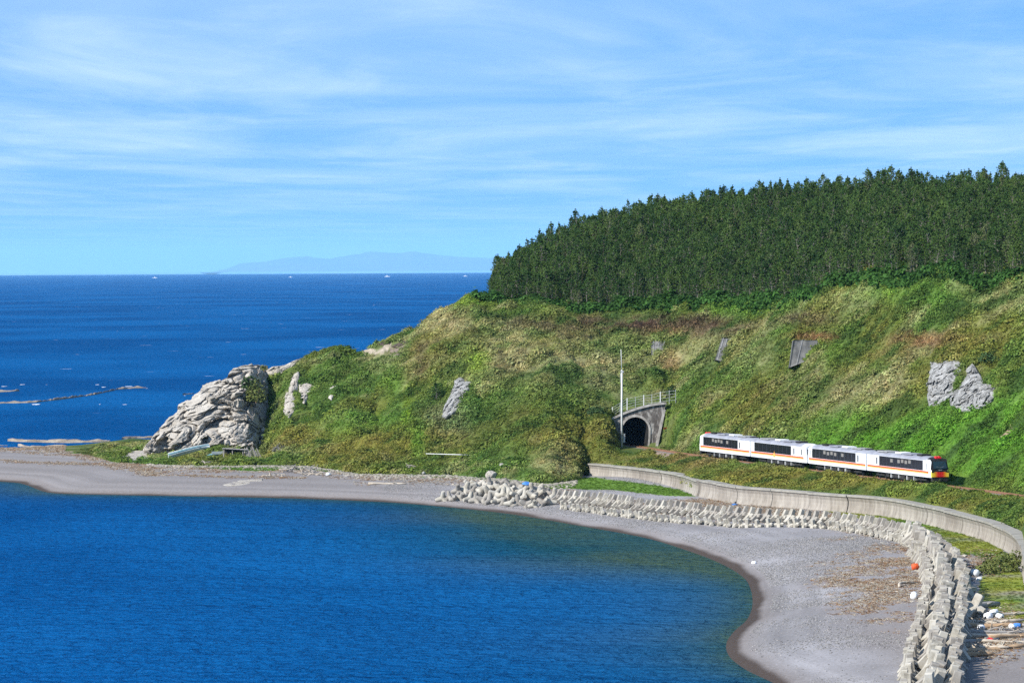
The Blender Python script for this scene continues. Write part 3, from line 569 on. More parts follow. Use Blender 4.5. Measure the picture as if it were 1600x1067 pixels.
reef([(-60, 632), (0, 630), (60, 628), (110, 622), (150, 616), (185, 608), (215, 606), (228, 606)], 6, .9, 'longest tan reef curving out into the open sea on the left', 1)
reef([(-40, 612), (5, 612), (30, 611)], 5, 0.9, 'short reef at the left edge beyond the long one', 2)
reef([(12, 689), (60, 690), (110, 691), (172, 690)], 4.5, 0.9, 'pale reef strip just off the spit, upper one', 3)
reef([(28, 697), (70, 699), (120, 699), (150, 696)], 3.5, 0.8, 'pale reef strip nearest the spit', 4)
reef([(-30, 696), (5, 696), (12, 696)], 2, 0.7, 'tiny reef scrap at the left edge by the spit', 5)
reef([(190, 686), (215, 684), (240, 684)], 4, 0.8, 'dark reef touching the foot of the headland rock', 6)
reef([(285, 617), (295, 616), (303, 615)], 2.0, 0.8, 'small wet reef awash left of the headland top', 7)
# surf
fb = MB()
for u0, v0, w_, d_ in [(165, 605, 14, .9), (196, 604, 22, 1.2), (232, 607, 8, 1), (158, 632, 5, 1), (196, 632, 10, .8), (310, 611, 14, 1.3), (290, 618, 7, 1), (60, 632, 30, .8), (10, 604, 12, .8), (30, 601, 16, .8), (72, 601, 5, .8), (40, 688, 18, .7), (190, 688, 16, .6), (8, 701, 22, .6), (60, 757, 20, .25), (100, 703, 14, .5), (228, 691, 10, .5), (150, 601, 10, .7)]:
    for r_ in range(1):
        p = PZ(np.array(u0 + random.uniform(-.4, .4) * w_), np.array(v0 + random.uniform(-.3, .3)), 0.0); n = 12; s0 = w_ / F * p[1] * random.uniform(0.2, 0.36)
        V_ = [(p[0] + math.cos(a) * s0 * random.uniform(.5, 1.1), p[1] + math.sin(a) * s0 * random.uniform(1.0, 3.0), 0.05 + 0.01 * r_) for a in [2 * math.pi * q / n for q in range(n)]]
        V_ += [(x, y, -0.4) for x, y, _ in V_]; fb.add(V_, [tuple(range(n))] + [(i, (i + 1) % n, (i + 1) % n + n, i + n) for i in range(n)])
M['foam'] = noisy('sea_foam', (0.6, 0.65, 0.68), (0.8, 0.82, 0.84), 1.5, 0.8)
obj('surf_foam', fb.mesh('foam', M['foam']), kind='stuff')
# ------------------------------------------------------------------ sea wall, in cast lengths
def wall_run(pts_px, zb, zt_, label, panels, seed):
    root = thing('sea_wall', label, 'wall', (0, 0, 0))
    sel_ = (ta > AZ(pts_px[0])) & (ta < AZ(pts_px[1])); aa_ = np.unique(np.r_[AZ(pts_px[0]), ta[sel_], AZ(pts_px[1])]); yy_ = np.interp(aa_, ta, tY) - 0.35; P_ = np.stack([aa_ * yy_, yy_], -1); fine = []
    pr = np.r_[P_[:1], P_, P_[-1:]]
    for i in range(1, len(pr) - 2):
        for t_ in np.linspace(0, 1, 10, endpoint=False):
            a, b_, c, d = pr[i - 1], pr[i], pr[i + 1], pr[i + 2]; fine.append(0.5 * (2 * b_ + (c - a) * t_ + (2 * a - 5 * b_ + 4 * c - d) * t_ ** 2 + (3 * b_ - a - 3 * c + d) * t_ ** 3))
    fine.append(P_[-1]); fine = np.array(fine); L_ = np.r_[0, np.cumsum(np.hypot(*np.diff(fine, axis=0).T))]
    n = panels; hgt = zt_ - zb
    prof = [(0.30, 0.0), (0.10, 0.10), (0.34, 0.35), (0.46, 0.6), (0.34, 0.82), (0.12, 0.90), (0.10, 1.0), (1.15, 1.0), (1.25, 0.0)]     # (inward, height)
    prof = [(0.0, -0.35), (0.0, 0.0), (0.22, 0.22), (0.36, 0.45), (0.38, 0.66), (0.22, 0.84), (0.02, 0.905), (0.02, 1.0), (1.75, 1.0), (1.85, -0.35)]
    for k_ in range(n):
        s0 = L_[-1] * k_ / n + 0.06; s1 = L_[-1] * (k_ + 1) / n - 0.06; ns = 5; Vs = []
        for s_ in np.linspace(s0, s1, ns):
            x = np.interp(s_, L_, fine[:, 0]); y = np.interp(s_, L_, fine[:, 1]); x2 = np.interp(s_ + .3, L_, fine[:, 0]); y2 = np.interp(s_ + .3, L_, fine[:, 1]); x1 = np.interp(s_ - .3, L_, fine[:, 0]); y1 = np.interp(s_ - .3, L_, fine[:, 1])
            tx, ty = x2 - x1, y2 - y1; l_ = math.hypot(tx, ty) or 1; nx, ny = -ty / l_, tx / l_
            if nx * 0.7 + ny * 0.7 < 0: nx, ny = -nx, -ny       # inward = away from the beach
            jit = 0.05 * math.sin(k_ * 2.3 + seed)
            for (a, h_) in prof: Vs.append((x + nx * (a + jit), y + ny * (a + jit), zb + h_ * hgt + 0.5 * jit))
        m_ = len(prof); ii = np.arange(ns * m_).reshape(ns, m_); fcs = [(ii[i, j], ii[i + 1, j], ii[i + 1, (j + 1) % m_], ii[i, (j + 1) % m_]) for i in range(ns - 1) for j in range(m_)]
        mi = [1 if j in (6, 7) else 0 for i in range(ns - 1) for j in range(m_)]
        mb = MB(); mb.v = Vs; mb.f = fcs + [tuple(ii[0]), tuple(ii[-1][::-1])]; mb.m = mi + [0, 0]
        obj('wall_panel', mb.mesh('panel', [M['wall'], M['coping']]), root)
    return fine, L_
wall_run((917., 1087.), 2.3, 4.75, 'shorter end length of the curved concrete sea wall by the tunnel', 6, 1)
wallf, wallL = wall_run((1090., 1602.5), 2.2, 4.85, 'long curved concrete sea wall with recurved face and light coping', 20, 2)
# ------------------------------------------------------------------ railway
rp = [railp[0] + (railp[0] - railp[1]) * 0.8] + list(railp); rp = np.array(rp); rf = []
pr = np.r_[rp[:1], rp, rp[-1:]]
for i in range(1, len(pr) - 2):
    for t_ in np.linspace(0, 1, 12, endpoint=False):
        a, b_, c, d = pr[i - 1], pr[i], pr[i + 1], pr[i + 2]; rf.append(0.5 * (2 * b_ + (c - a) * t_ + (2 * a - 5 * b_ + 4 * c - d) * t_ ** 2 + (3 * b_ - a - 3 * c + d) * t_ ** 3))
rf = np.array(rf); RL = np.r_[0, np.cumsum(np.hypot(*np.diff(rf[:, :2], axis=0).T))]
def rail_at(s_):
    p = np.array([np.interp(s_, RL, rf[:, 0]), np.interp(s_, RL, rf[:, 1])]); q = np.array([np.interp(s_ + .5, RL, rf[:, 0]), np.interp(s_ + .5, RL, rf[:, 1])]); d = q - p; d = d / (np.hypot(*d) or 1); return p, d
def sweep(sec, zoff, n=120):
    Vs = []
    for s_ in np.linspace(0, RL[-1] - 1, n):
        p, d = rail_at(s_)
        for a, h_ in sec: Vs.append((p[0] - d[1] * a, p[1] + d[0] * a, RAILZ + zoff + h_))
    m_ = len(sec); ii = np.arange(n * m_).reshape(n, m_); return Vs, [(ii[i, j], ii[i + 1, j], ii[i + 1, (j + 1) % m_], ii[i, (j + 1) % m_]) for i in range(n - 1) for j in range(m_)]
mb = MB(); mb.add(*sweep([(-2.3, -0.9), (-1.6, -0.25), (1.6, -0.25), (2.3, -0.9)], 0)); obj('railway_ballast', mb.mesh('ballast', M['ballast']), kind='structure')
tr = thing('railway_track', 'single railway track curving out of the tunnel along the foot of the slope', 'railway track')
for sgn in (-1, 1):
    mb = MB(); a = 0.535 * sgn; mb.add(*sweep([(a - .035, -0.17), (a - .035, 0), (a + .035, 0), (a + .035, -0.17)], 0)); obj('rail', mb.mesh('rail', M['rail']), tr)
mb = MB()
for s_ in np.arange(0.5, RL[-1] - 1, 0.7):
    p, d = rail_at(s_); mb.box((p[0], p[1], RAILZ - 0.23), (2.1, 0.22, 0.12), R=Matrix.Rotation(math.atan2(d[1], d[0]) + math.pi / 2, 3, 'Z'))
obj('sleepers', mb.mesh('sleepers', M['sleeper']), tr, kind='stuff')
# ------------------------------------------------------------------ train
M['body'] = noisy('train_white_paint', (0.74, 0.75, 0.77), (0.80, 0.80, 0.81), 0.8, 0.32, 0.01, 0.01, spec=0.5)
M['roofp'] = noisy('train_roof_grey', (0.20, 0.205, 0.24), (0.30, 0.305, 0.34), 0.7, 0.55, 0.02, 0.01)
M['under'] = noisy('underframe_black', (0.012, 0.012, 0.013), (0.04, 0.038, 0.036), 1.2, 0.7)
M['undergrey'] = noisy('underframe_grey', (0.22, 0.22, 0.22), (0.36, 0.36, 0.35), 1.2, 0.6)
M['glass'] = noisy('dark_tinted_glass', (0.006, 0.008, 0.014), (0.012, 0.014, 0.022), 0.6, 0.08, 0.0, 0.0, spec=0.5)
M['blind'] = noisy('pale_window_blind', (0.17, 0.155, 0.14), (0.22, 0.205, 0.185), 0.8, 0.4)
M['mull'] = noisy('window_mullions', (0.035, 0.038, 0.045), (0.05, 0.053, 0.06), 1, 0.5, 0)
M['s_red'] = noisy('stripe_vermilion', (0.66, 0.075, 0.02), (0.70, 0.09, 0.03), 1, 0.35, 0.0)
M['s_or'] = noisy('stripe_amber', (0.80, 0.36, 0.08), (0.84, 0.42, 0.10), 1, 0.35, 0.0)
M['redp'] = noisy('red_lamp_paint', (0.62, 0.02, 0.025), (0.68, 0.03, 0.03), 1, 0.35, 0.0)
M['yel'] = noisy('cream_yellow_paint', (0.80, 0.66, 0.26), (0.82, 0.70, 0.34), 1, 0.35, 0.0)
m, t, b = mat('front_gradient_paint', (0.8, 0.4, 0.05), 0.35, 0.5)
tcn = t.nodes.new('ShaderNodeTexCoord'); sx = t.nodes.new('ShaderNodeSeparateXYZ'); t.links.new(tcn.outputs['Object'], sx.inputs[0])
f = mth('ABSOLUTE', sx.outputs['Y'], None, t); t.links.new(ramp(t, mth('DIVIDE', f, 1.45, t), [(0.0, (0.68, 0.015, 0.02)), (0.28, (0.70, 0.03, 0.02)), (0.48, (0.82, 0.22, 0.02)), (0.68, (0.84, 0.52, 0.03)), (1.0, (0.84, 0.64, 0.08))]), b.inputs['Base Color']); M['grad'] = m
HL, HW = 10.95, 1.43      # half length, half width
secp = [(1.0, 0.0), (1.0, 0.10), (1.0, 0.55), (1.0, 0.93), (0.965, 1.0)]   # side profile
def shell(x0, x1, nose=0):
    # cross-section: bottom, side, shoulder, roof arc
    sec = [(HW - 0.03, 1.00), (HW, 1.25), (HW, 3.35)]
    for a in np.linspace(0.0, math.pi / 2, 6): sec.append((HW - 0.16 + 0.16 * math.cos(a) if a < .01 else (HW - 0.12) * math.cos(a) ** 0.8 + 0.0, 3.42 + 0.50 * math.sin(a)))
    half = sec; full = [(-y, z) for y, z in half] + [(y, z) for y, z in half[::-1][1:]]
    return full
FULL = shell(0, 0); NF = len(FULL)
def body_mesh(nose_end, ncol):
    # nose_end: 0 none, +1 a rounded cab at +x
    xs = [(-HL, 0.0), (-HL + 0.15, 0), (0, 0), (HL - 1.6, 0), (HL - 0.7, .35), (HL - 0.25, .8), (HL, 1)] if nose_end else [(-HL, 0), (0, 0), (HL, 0)]
    Vs = []
    for x, q in xs:
        for y, z in FULL:
            yy = y * (1 - 0.13 * q); zz2 = z if z < 3.3 else z - 0.30 * q * (z - 3.2) ; xx = x - (0.35 * q * max(0, (z - 2.2)) / 1.7 if nose_end else 0)
            Vs.append((xx, yy, zz2))
    ii = np.arange(len(xs) * NF).reshape(len(xs), NF); mb = MB(); F_ = []; Mi = []
    for i in range(len(xs) - 1):
        for j in range(NF):
            F_.append((ii[i, j], ii[i + 1, j], ii[i + 1, (j + 1) % NF], ii[i, (j + 1) % NF])); zc_ = (FULL[j][1] + FULL[(j + 1) % NF][1]) / 2
            Mi.append(1 if zc_ > 3.43 and not (nose_end and i >= 3) else (ncol if nose_end and i >= 3 and zc_ > 3.5 else 0))
    F_ += [tuple(ii[0][::-1]), tuple(ii[-1])]; Mi += [0, ncol]
    mb.v = Vs; mb.f = F_; mb.m = Mi; return mb
def side_box(mb, x, y, z, lx, lz, t_=0.03, mi=0):
    for s in (-1, 1): mb.box((x, s * (HW + t_ / 2 + y), z), (lx, t_, lz), mi)
train_dir = (railp[4] - railp[2])[:2]; train_dir = train_dir / np.hypot(*train_dir); ang = math.atan2(train_dir[1], train_dir[0])
front_tip = railp[4][:2] - train_dir * 0.2; pitchc = 22.35
pane_me = {}
def side_part(name, m_, x, z, lx, lz, t_=.02):
    me_ = MB().box((0, 0, 0), (lx, t_, lz)).mesh(name, m_)
    for s in (-1, 1): obj(name, me_, car, (x, s * (HW + t_ / 2), z))
def shared(key, fn):
    if key not in pane_me: pane_me[key] = fn()
    return pane_me[key]
def bogie(car, x):
    bg_ = obj('bogie', shared('bogie', lambda: MB().box((0, 0.95, 0.55), (2.9, 0.12, 0.24)).box((0, -0.95, 0.55), (2.9, 0.12, 0.24)).box((0, 0, 0.6), (0.5, 1.9, 0.3)).box((-.6, 1.0, .75), (.3, .1, .3)).box((.6, 1.0, .75), (.3, .1, .3)).box((-.6, -1.0, .75), (.3, .1, .3)).box((.6, -1.0, .75), (.3, .1, .3)).mesh('bogie', M['under'])), car, (x, 0, 0))
    for dx in (-1.05, 1.05):
        for sy in (-1, 1):
            def wh():
                mb = MB(); mb.tube([(0, -0.06, 0), (0, 0.06, 0)], 0.43, 16); mb.tube([(0, -0.09, 0), (0, 0.09, 0)], 0.15, 10, 1); return mb.mesh('wheel', [M['under'], M['undergrey']])
            obj('wheel', shared('wheel', wh), bg_, (dx, sy * 0.6, 0.43))
labels = ['rear train car with a cream cab end and a red roof lamp', 'second train car from the rear, with long dark windows and a yellow star', 'third train car, white with beige window blinds, behind the leading car', 'leading train car with black cab windscreen and red and yellow front']
for k_ in range(4):                            # 0 = rear .. 3 = leading
    cx_, cy_ = front_tip - train_dir * (HL + 0.1 + pitchc * (3 - k_))
    flip = (k_ == 0 or k_ == 2)                # cabs of 0 and 2 point backwards
    car = thing('train_car', labels[k_], 'train car', (cx_, cy_, RAILZ), ang + (math.pi if flip else 0), 'cars of the train')
    cab = True; ncol = 2
    endm = M['black'] if k_ == 3 else (M['yel'] if k_ == 0 else M['body'])
    obj('body', body_mesh(1, ncol).mesh('car_body', [M['body'], M['roofp'], endm]), car)
    # nose face
    xf = HL
    mbn = MB()
    if k_ == 3:
        # slanted black mask, glass, gradient apron
        mbn.add([(xf - .33, -1.22, 3.62), (xf - .33, 1.22, 3.62), (xf + .10, 1.30, 2.1), (xf + .16, .8, 1.86), (xf + .17, 0, 1.80), (xf + .16, -.8, 1.86), (xf + .10, -1.30, 2.1), (xf - .6, -1.22, 3.62), (xf - .6, 1.22, 3.62), (xf - .3, 1.3, 2.1), (xf - .3, 0, 1.8), (xf - .3, -1.3, 2.1)], [(0, 1, 2, 3, 4, 5, 6), (0, 7, 8, 1), (1, 8, 9, 2), (2, 9, 10, 4, 3), (6, 5, 4, 10, 11), (0, 6, 11, 7), (7, 11, 10, 9, 8)])
        obj('cab_mask', mbn.mesh('cab_mask', M['black']), car)
        g = MB(); g.add([(xf - .235, -1.0, 3.32), (xf - .235, 1.0, 3.32), (xf + .08, 1.08, 2.35), (xf + .10, 0, 2.2), (xf + .08, -1.08, 2.35)], [(0, 1, 2, 3, 4)])
        gm, gt, gb = mat('windscreen_glass', (0.012, 0.03, 0.035), 0.1, 0.6); ws = obj('windscreen', g.mesh('windscreen', gm), car, (0.05, 0, 0.0))
        w = MB(); w.box((xf + .02, .3, 2.5), (.02, .6, .03), R=Matrix.Rotation(.3, 3, 'X')); w.box((xf + .02, -.3, 2.5), (.02, .6, .03), R=Matrix.Rotation(-.3, 3, 'X')); obj('wiper', w.mesh('wiper', M['undergrey']), car, (0.12, 0, 0))
        w = MB(); w.box((xf + .16, 0, 2.08), (.06, .5, .10)); obj('destination_panel', w.mesh('dest', M['undergrey']), car, (0.02, 0, 0))
        a = MB(); a.box((xf + .02, 0, 1.45), (.30, 2.78, .80)); obj('front_apron', a.mesh('apron', M['grad'], bevel=.06), car)
        for s in (-1, 1):
            a = MB(); a.add([(xf + .19, s * .75, 1.78), (xf + .19, s * 1.36, 1.92), (xf + .19, s * 1.38, 1.74), (xf + .14, s * .75, 1.70), (xf + .14, s * 1.36, 1.95), (xf + .14, s * 1.38, 1.7)], [(0, 1, 2), (0, 3, 4, 1), (1, 4, 5, 2), (2, 5, 3, 0)]); obj('headlight', a.mesh('headlight', M['black']), car)
        a = MB(); a.box((xf - .15, 0, .72), (.5, 2.5, .55)); a.box((xf + .2, 0, .75), (.4, .3, .3)); obj('coupler_skirt', a.mesh('skirt', M['under'], bevel=.04), car)
    elif k_ == 0:
        mbn.box((xf - .02, 0, 2.7), (.22, 2.2, .85)); obj('windscreen', mbn.mesh('ws', M['glass']), car)
        a = MB(); a.box((xf + .0, 0, 1.6), (.16, 2.46, 1.0)); obj('front_apron', a.mesh('apron', M['yel'], bevel=.04), car)
        a = MB(); a.box((xf - .2, 0, .72), (.5, 2.3, .5)); obj('coupler_skirt', a.mesh('skirt', M['under']), car)
    else:
        mbn.box((xf - .04, 0, 2.7), (.2, 2.2, .8)); obj('windscreen', mbn.mesh('ws', M['glass']), car)
        a = MB(); a.box((xf + .12, 0, 2.0), (.34, .95, 1.9)); obj('gangway', a.mesh('gangway', M['under']), car)
    if k_ in (0, 3):
        a = MB()
        for yy in (-.22, .22): a.tube([(xf - 1.0, yy, 3.78), (xf - .42, yy, 3.78)], [.27, .24], 12)
        a.box((xf - .8, 0, 3.66), (.8, .9, .2)); obj('roof_headlight', a.mesh('roof_lamp', M['redp'], bevel=.02), car)
    # stripes
    side_part('stripe', M['s_red'], -0.35, 1.79, 2 * HL - 1.0, 0.2, .012); side_part('stripe', M['s_or'], -0.35, 1.60, 2 * HL - 1.0, 0.16, .012)
    # window band: ten panes, frame
    wl = [14.7, 14.6, 16.0, 14.8][k_]; wx0 = [HL - 2.2 - wl, -HL + 1.6, HL - 2.2 - wl, HL - 2.7 - wl][k_]; dxo = wx0 - .9 if k_ != 1 else wx0 + wl + 1.2
    side_part('window_band', M['mull'], wx0 + wl / 2, 2.66, wl + .16, 1.42, .02)
    npn = 12 if k_ != 1 else 9
    for q in range(npn):
        w_ = wl / npn - 0.17; blind = k_ != 1 and 3 <= q <= 8
        for s in (-1, 1):
            pn = obj('window', shared(('pane', npn), lambda: MB().box((0, 0, 0), (w_, .03, 1.32)).mesh('pane', M['glass'])), car, (wx0 + wl / npn * (q + .5), s * (HW + .035), 2.66))
            if blind and q != 4: obj('blind', shared(('blind', npn), lambda: MB().box((0, 0, 0), (w_ * .8, .012, .5)).mesh('blind', M['blind'])), pn, (0, s * .022, .30 - .1 * (q % 2)))
    # doors, slits, logo and star
    side_part('door', M['body'], dxo, 2.45, .86, 1.2, .008); side_part('door_window', M['glass'], dxo, 2.62, .42, 1.0, .022)
    side_part('cab_side_window', M['undergrey'] if k_ != 1 else M['glass'], HL - 1.5, 2.6, .28, .9); side_part('cab_slot', M['undergrey'], HL - 2.0, 2.6, .12, 1.0) if k_ in (1, 2) else None
    if k_ == 1:
        r_ = [(.58 if i % 2 == 0 else .28) for i in range(16)]; Vv = [(r_[i] * math.cos(i * math.pi / 8), y_, r_[i] * math.sin(i * math.pi / 8)) for y_ in (.015, -.015) for i in range(16)]
        stm = MB().add(Vv, [tuple(range(16)), tuple(range(16, 32))[::-1]] + [(i, (i + 1) % 16, (i + 1) % 16 + 16, i + 16) for i in range(16)]).mesh('star', M['s_or'])
        for s_ in (-1, 1): obj('star_emblem', stm, car, (wx0 + wl * .55, s_ * (HW + .03), 1.74))
    if k_ in (0, 3):
        lg = MB()
        for q in range(3): lg.box((-.25 * (q % 2), 0, .25 - .25 * q), (.55 - .12 * q, .012, .06))
        lg.box((.33, 0, 0), (.06, .012, .55)); lgm = lg.mesh('logo', M['roofp'])
        for s_ in (-1, 1): obj('side_logo', lgm, car, (wx0 - 2.35, s_ * (HW + .008), 2.62), kind='stuff')
    # roof equipment
    for (rx, ln, wd, hh_, mt) in [(-6.5, 3.4, 1.9, .16, 'undergrey'), (-1.5, 2.0, 1.6, .22, 'white'), (2.2, 3.2, 1.9, .18, 'roofp'), (6.0, 1.6, 1.5, .24, 'under'), (-9.3, 1.0, 1.0, .18, 'under')]:
        obj('roof_unit', MB().box((rx + random.uniform(-.4, .4), 0, 3.90 + hh_ / 2), (ln, wd, hh_)).mesh('roof_unit', M[mt], bevel=.03), car)
    # underframe gear
    bogie(car, -7.1); bogie(car, 7.1)
    a = MB(); a.box((0, 0, .95), (2 * HL - .4, 2.3, .14)); obj('underframe', a.mesh('underframe', M['under']), car)
    for (bx, ln, hh_, mt) in [(-4.3, 1.1, .5, 'under'), (-3.0, .5, .55, 'undergrey'), (-1.6, 1.3, .55, 'under'), (-.4, .45, .5, 'undergrey'), (1.0, 1.5, .6, 'under'), (2.4, .4, .6, 'undergrey'), (3.6, 1.2, .5, 'under'), (4.7, .3, .55, 'undergrey')]:
        obj('equipment_box', MB().box((bx, 0, .88 - hh_ / 2), (ln, 2.4, hh_)).mesh('gear', M[mt]), car)
# ------------------------------------------------------------------ tunnel portal
PYY = 657.0; mpp = PYY / F
def pw(u, v, dy=0): return PY(np.array(float(u)), np.array(float(v)), PYY) * 1.0 + np.array((0, dy, 0))
po = thing('tunnel_portal', 'arched concrete tunnel portal with stained face, in the hillside', 'tunnel', tuple(pw(993, 694)))
o0 = np.array(po.location)
arch = []; 
for a in np.linspace(math.pi * 1.0, 0, 19): arch.append((993 + 20.5 * math.cos(a), 672 - 20.5 * math.sin(a)))
arch = [(975, 702), (973, 687)] + arch + [(1013, 687), (1011, 702)]
outer = [(966, 702), (961, 685), (953, 668)] + [(953 + (1041 - 953) * t_, 654 - 25.5 * (1 - (1 - t_) ** 1.7)) for t_ in np.linspace(0, 1, 17)] + [(1036, 650), (1030, 672), (1026, 702)]
assert len(outer) == len(arch), (len(outer), len(arch))
def strip_solid(A_, B_, y0, y1):
    n = len(A_); Vs = [tuple(pw(*p, y0) - o0) for p in A_] + [tuple(pw(*p, y0) - o0) for p in B_] + [tuple(pw(*p, y1) - o0) for p in A_] + [tuple(pw(*p, y1) - o0) for p in B_]; Fc = []
    for i in range(n - 1): Fc += [(i, i + 1, n + i + 1, n + i), (2 * n + i, 3 * n + i, 3 * n + i + 1, 2 * n + i + 1), (i, 2 * n + i, 2 * n + i + 1, i + 1), (n + i, n + i + 1, 3 * n + i + 1, 3 * n + i)]
    Fc += [(0, n, 3 * n, 2 * n), (n - 1, 3 * n - 1, 4 * n - 1, 2 * n - 1)]; return Vs, Fc
obj('face_wall', MB().add(*strip_solid(arch, outer, 0, 1.3)).mesh('portal_face', M['portal']), po)
cx0, cy0 = 993, 676
ringo = [(cx0 + (u_ - cx0) * 1.15, v_ if v_ > 690 else cy0 + (v_ - cy0) * 1.15) for u_, v_ in arch]
obj('arch_ring', MB().add(*strip_solid(arch, ringo, -0.14, 0.05)).mesh('ring', M['ring']), po)
cop_o = outer[3:20]; cop_i = [(u_ + .2, v_ + 3.2) for u_, v_ in cop_o]
obj('coping', MB().add(*strip_solid(cop_i, cop_o, -0.3, 1.5)).mesh('coping', M['ring']), po)
obj('buttress', MB().add(*strip_solid([(1023, 702), (1029, 672), (1036, 640)], [(1027, 702), (1034, 668), (1040, 640)], -0.35, .6)).mesh('buttress', M['ring']), po)
# bore
n = len(arch); dirt = (railp[0] - railp[1])[:2]; dirt = dirt / dirt[1]; Vs = []
for k_, dd in enumerate((0.02, 12, 30)):
    for p in arch: q = pw(*p) - o0; Vs.append((q[0] * 1.0 + dirt[0] * dd, q[1] + dd, q[2]))
Fc = [(k_ * n + i, k_ * n + i + 1, (k_ + 1) * n + i + 1, (k_ + 1) * n + i) for k_ in (0, 1) for i in range(n - 1)] + [tuple(2 * n + i for i in range(n))] + [(k_ * n, k_ * n + n, k_ * n + 2 * n - 1, k_ * n + n - 1) for k_ in (0, 1)]
obj('bore', MB().add(Vs, Fc).mesh('bore', M['tunnel']), po)
# railing
rl = thing('railing', 'pale post and rail fence along the top of the tunnel portal', 'railing', tuple(pw(957, 650)))
o1 = np.array(rl.location); tops = [(957, 636, 651, 1), (969, 629, 643, 0), (980, 622, 638, 1), (993, 620, 634, 0), (1006, 617, 632, 1), (1018.7, 616, 631, 0), (1032, 612, 630, 1), (1046, 610, 628, 0), (1056, 609, 627, 0)]
for (u_, v1, v2, big_) in tops:
    a_ = pw(u_, v1, .8) - o1; b2 = pw(u_, v2 + 3, .8) - o1; r_ = .12 if big_ else .05; obj('post', MB().tube([tuple(b2), tuple(a_)], r_, 4).mesh('post', M['mast'] if big_ else M['steel']), rl)
for h_ in (0.08, .35, .62, .88): obj('rail', MB().tube([tuple(pw(u_, v1 + (v2 - v1) * h_, .8) - o1) for (u_, v1, v2, _) in tops], .03, 4).mesh('rail', M['steel']), rl)
# mast
bp = PY(np.array(971.5), np.array(693.), 650.); tp = PY(np.array(971.5), np.array(578.), 650.); tip = PY(np.array(970.3), np.array(546.), 650.)
ms_ = thing('signal_mast', 'tall white pole with a thin whip antenna beside the tunnel mouth', 'pole', tuple(bp))
obj('pole', MB().tube([(0, 0, -1), tuple(tp - bp)], [.19, .14], 10).mesh('pole', M['mast'], True), ms_)
obj('antenna', MB().tube([tuple(tp - bp), tuple(tip - bp)], [.07, .05], 6).mesh('antenna', M['mast'], True), ms_)
obj('bracket', MB().box(tuple(tp - bp + np.array((.05, 0, -.3))), (.5, .3, .35)).box(tuple(tp - bp + np.array((-.2, 0, -1.4))), (.12, .2, 1.6)).mesh('bracket', M['steel']), ms_)
q = PY(np.array(975.3), np.array(689.), 651.)
mk = thing('marker_post', 'small white marker post at the foot of the tall pole', 'post', tuple(q)); obj('stake', MB().box((0, 0, .55), (.3, .2, 1.5)).mesh('stake', M['mast']), mk)
q = hit(np.array([1041.5]), np.array([675.]))[0]
mk = thing('marker_sign', 'small orange marker sign on a white stake right of the tunnel', 'sign', tuple(q)); obj('stake', MB().tube([(0, 0, -.4), (0, 0, .5)], .07, 5).mesh('stake', M['mast']), mk); obj('plate', MB().box((0, -.05, .65), (1.0, .06, .4)).mesh('plate', M['orange']), mk)
# ------------------------------------------------------------------ rockfall nets
M['net'] = noisy('grey_rockfall_net', (0.08, 0.08, 0.08), (0.21, 0.20, 0.185), 0.8, 0.9, 0.6, 0.15, 'World', (1, 1, .8))
def net(poly, label):
    (tl, tr_, br, bl) = poly; n1_, n2_ = 22, 16; U = np.zeros((n1_, n2_)); Vq = np.zeros((n1_, n2_))
    for i in range(n1_):
        for j in range(n2_):
            a, b_ = i / (n1_ - 1), j / (n2_ - 1); U[i, j] = (tl[0] * (1 - a) + tr_[0] * a) * (1 - b_) + (bl[0] * (1 - a) + br[0] * a) * b_; Vq[i, j] = (tl[1] * (1 - a) + tr_[1] * a) * (1 - b_) + (bl[1] * (1 - a) + br[1] * a) * b_
    P_ = hit(U, Vq); k_ = np.polyfit(Vq.ravel(), P_[..., 1].ravel(), 1); P_ = PY(U, Vq, np.polyval(k_, Vq) - 1.2 + .07 * np.sin(U / 3.)); ii = np.arange(n1_ * n2_).reshape(n1_, n2_)
    root = thing('rockfall_net', label, 'netting', tuple(P_[0, 0])); o_ = P_[0, 0]
    B2 = P_ + np.array((0, 3.0, -0.3)); al = np.concatenate([P_.reshape(-1, 3), B2.reshape(-1, 3)]) - o_; nn = n1_ * n2_
    f1 = np.stack([ii[:-1, :-1], ii[1:, :-1], ii[1:, 1:], ii[:-1, 1:]], -1).reshape(-1, 4); rim = list(ii[:, 0]) + list(ii[-1, 1:]) + list(ii[::-1, -1][1:]) + list(ii[0, ::-1][1:-1]); f2 = np.array([(rim[i], rim[(i + 1) % len(rim)], rim[(i + 1) % len(rim)] + nn, rim[i] + nn) for i in range(len(rim))])
    obj('netting', mesh_np('net', al, np.vstack([f1, f2]), M['net'], True), root)
    for i in range(4, n1_, 8): obj('cable', MB().tube([tuple(P_[i, j] - o_ + np.array((0, -.12, 0.03))) for j in range(0, n2_, 3)], .028, 4).mesh('cable', M['steel']), root)
net([(1240, 531), (1312, 532), (1288, 553), (1234, 574)], 'dark grey rockfall net hanging under a fringe of dead grass')
net([(1017, 533), (1040, 533), (1034, 552), (1018, 556)], 'small grey rockfall net on the slope high above the tunnel')
net([(1128, 528), (1142, 530), (1134, 566), (1118, 562)], 'narrow faded rockfall net between the two darker ones')
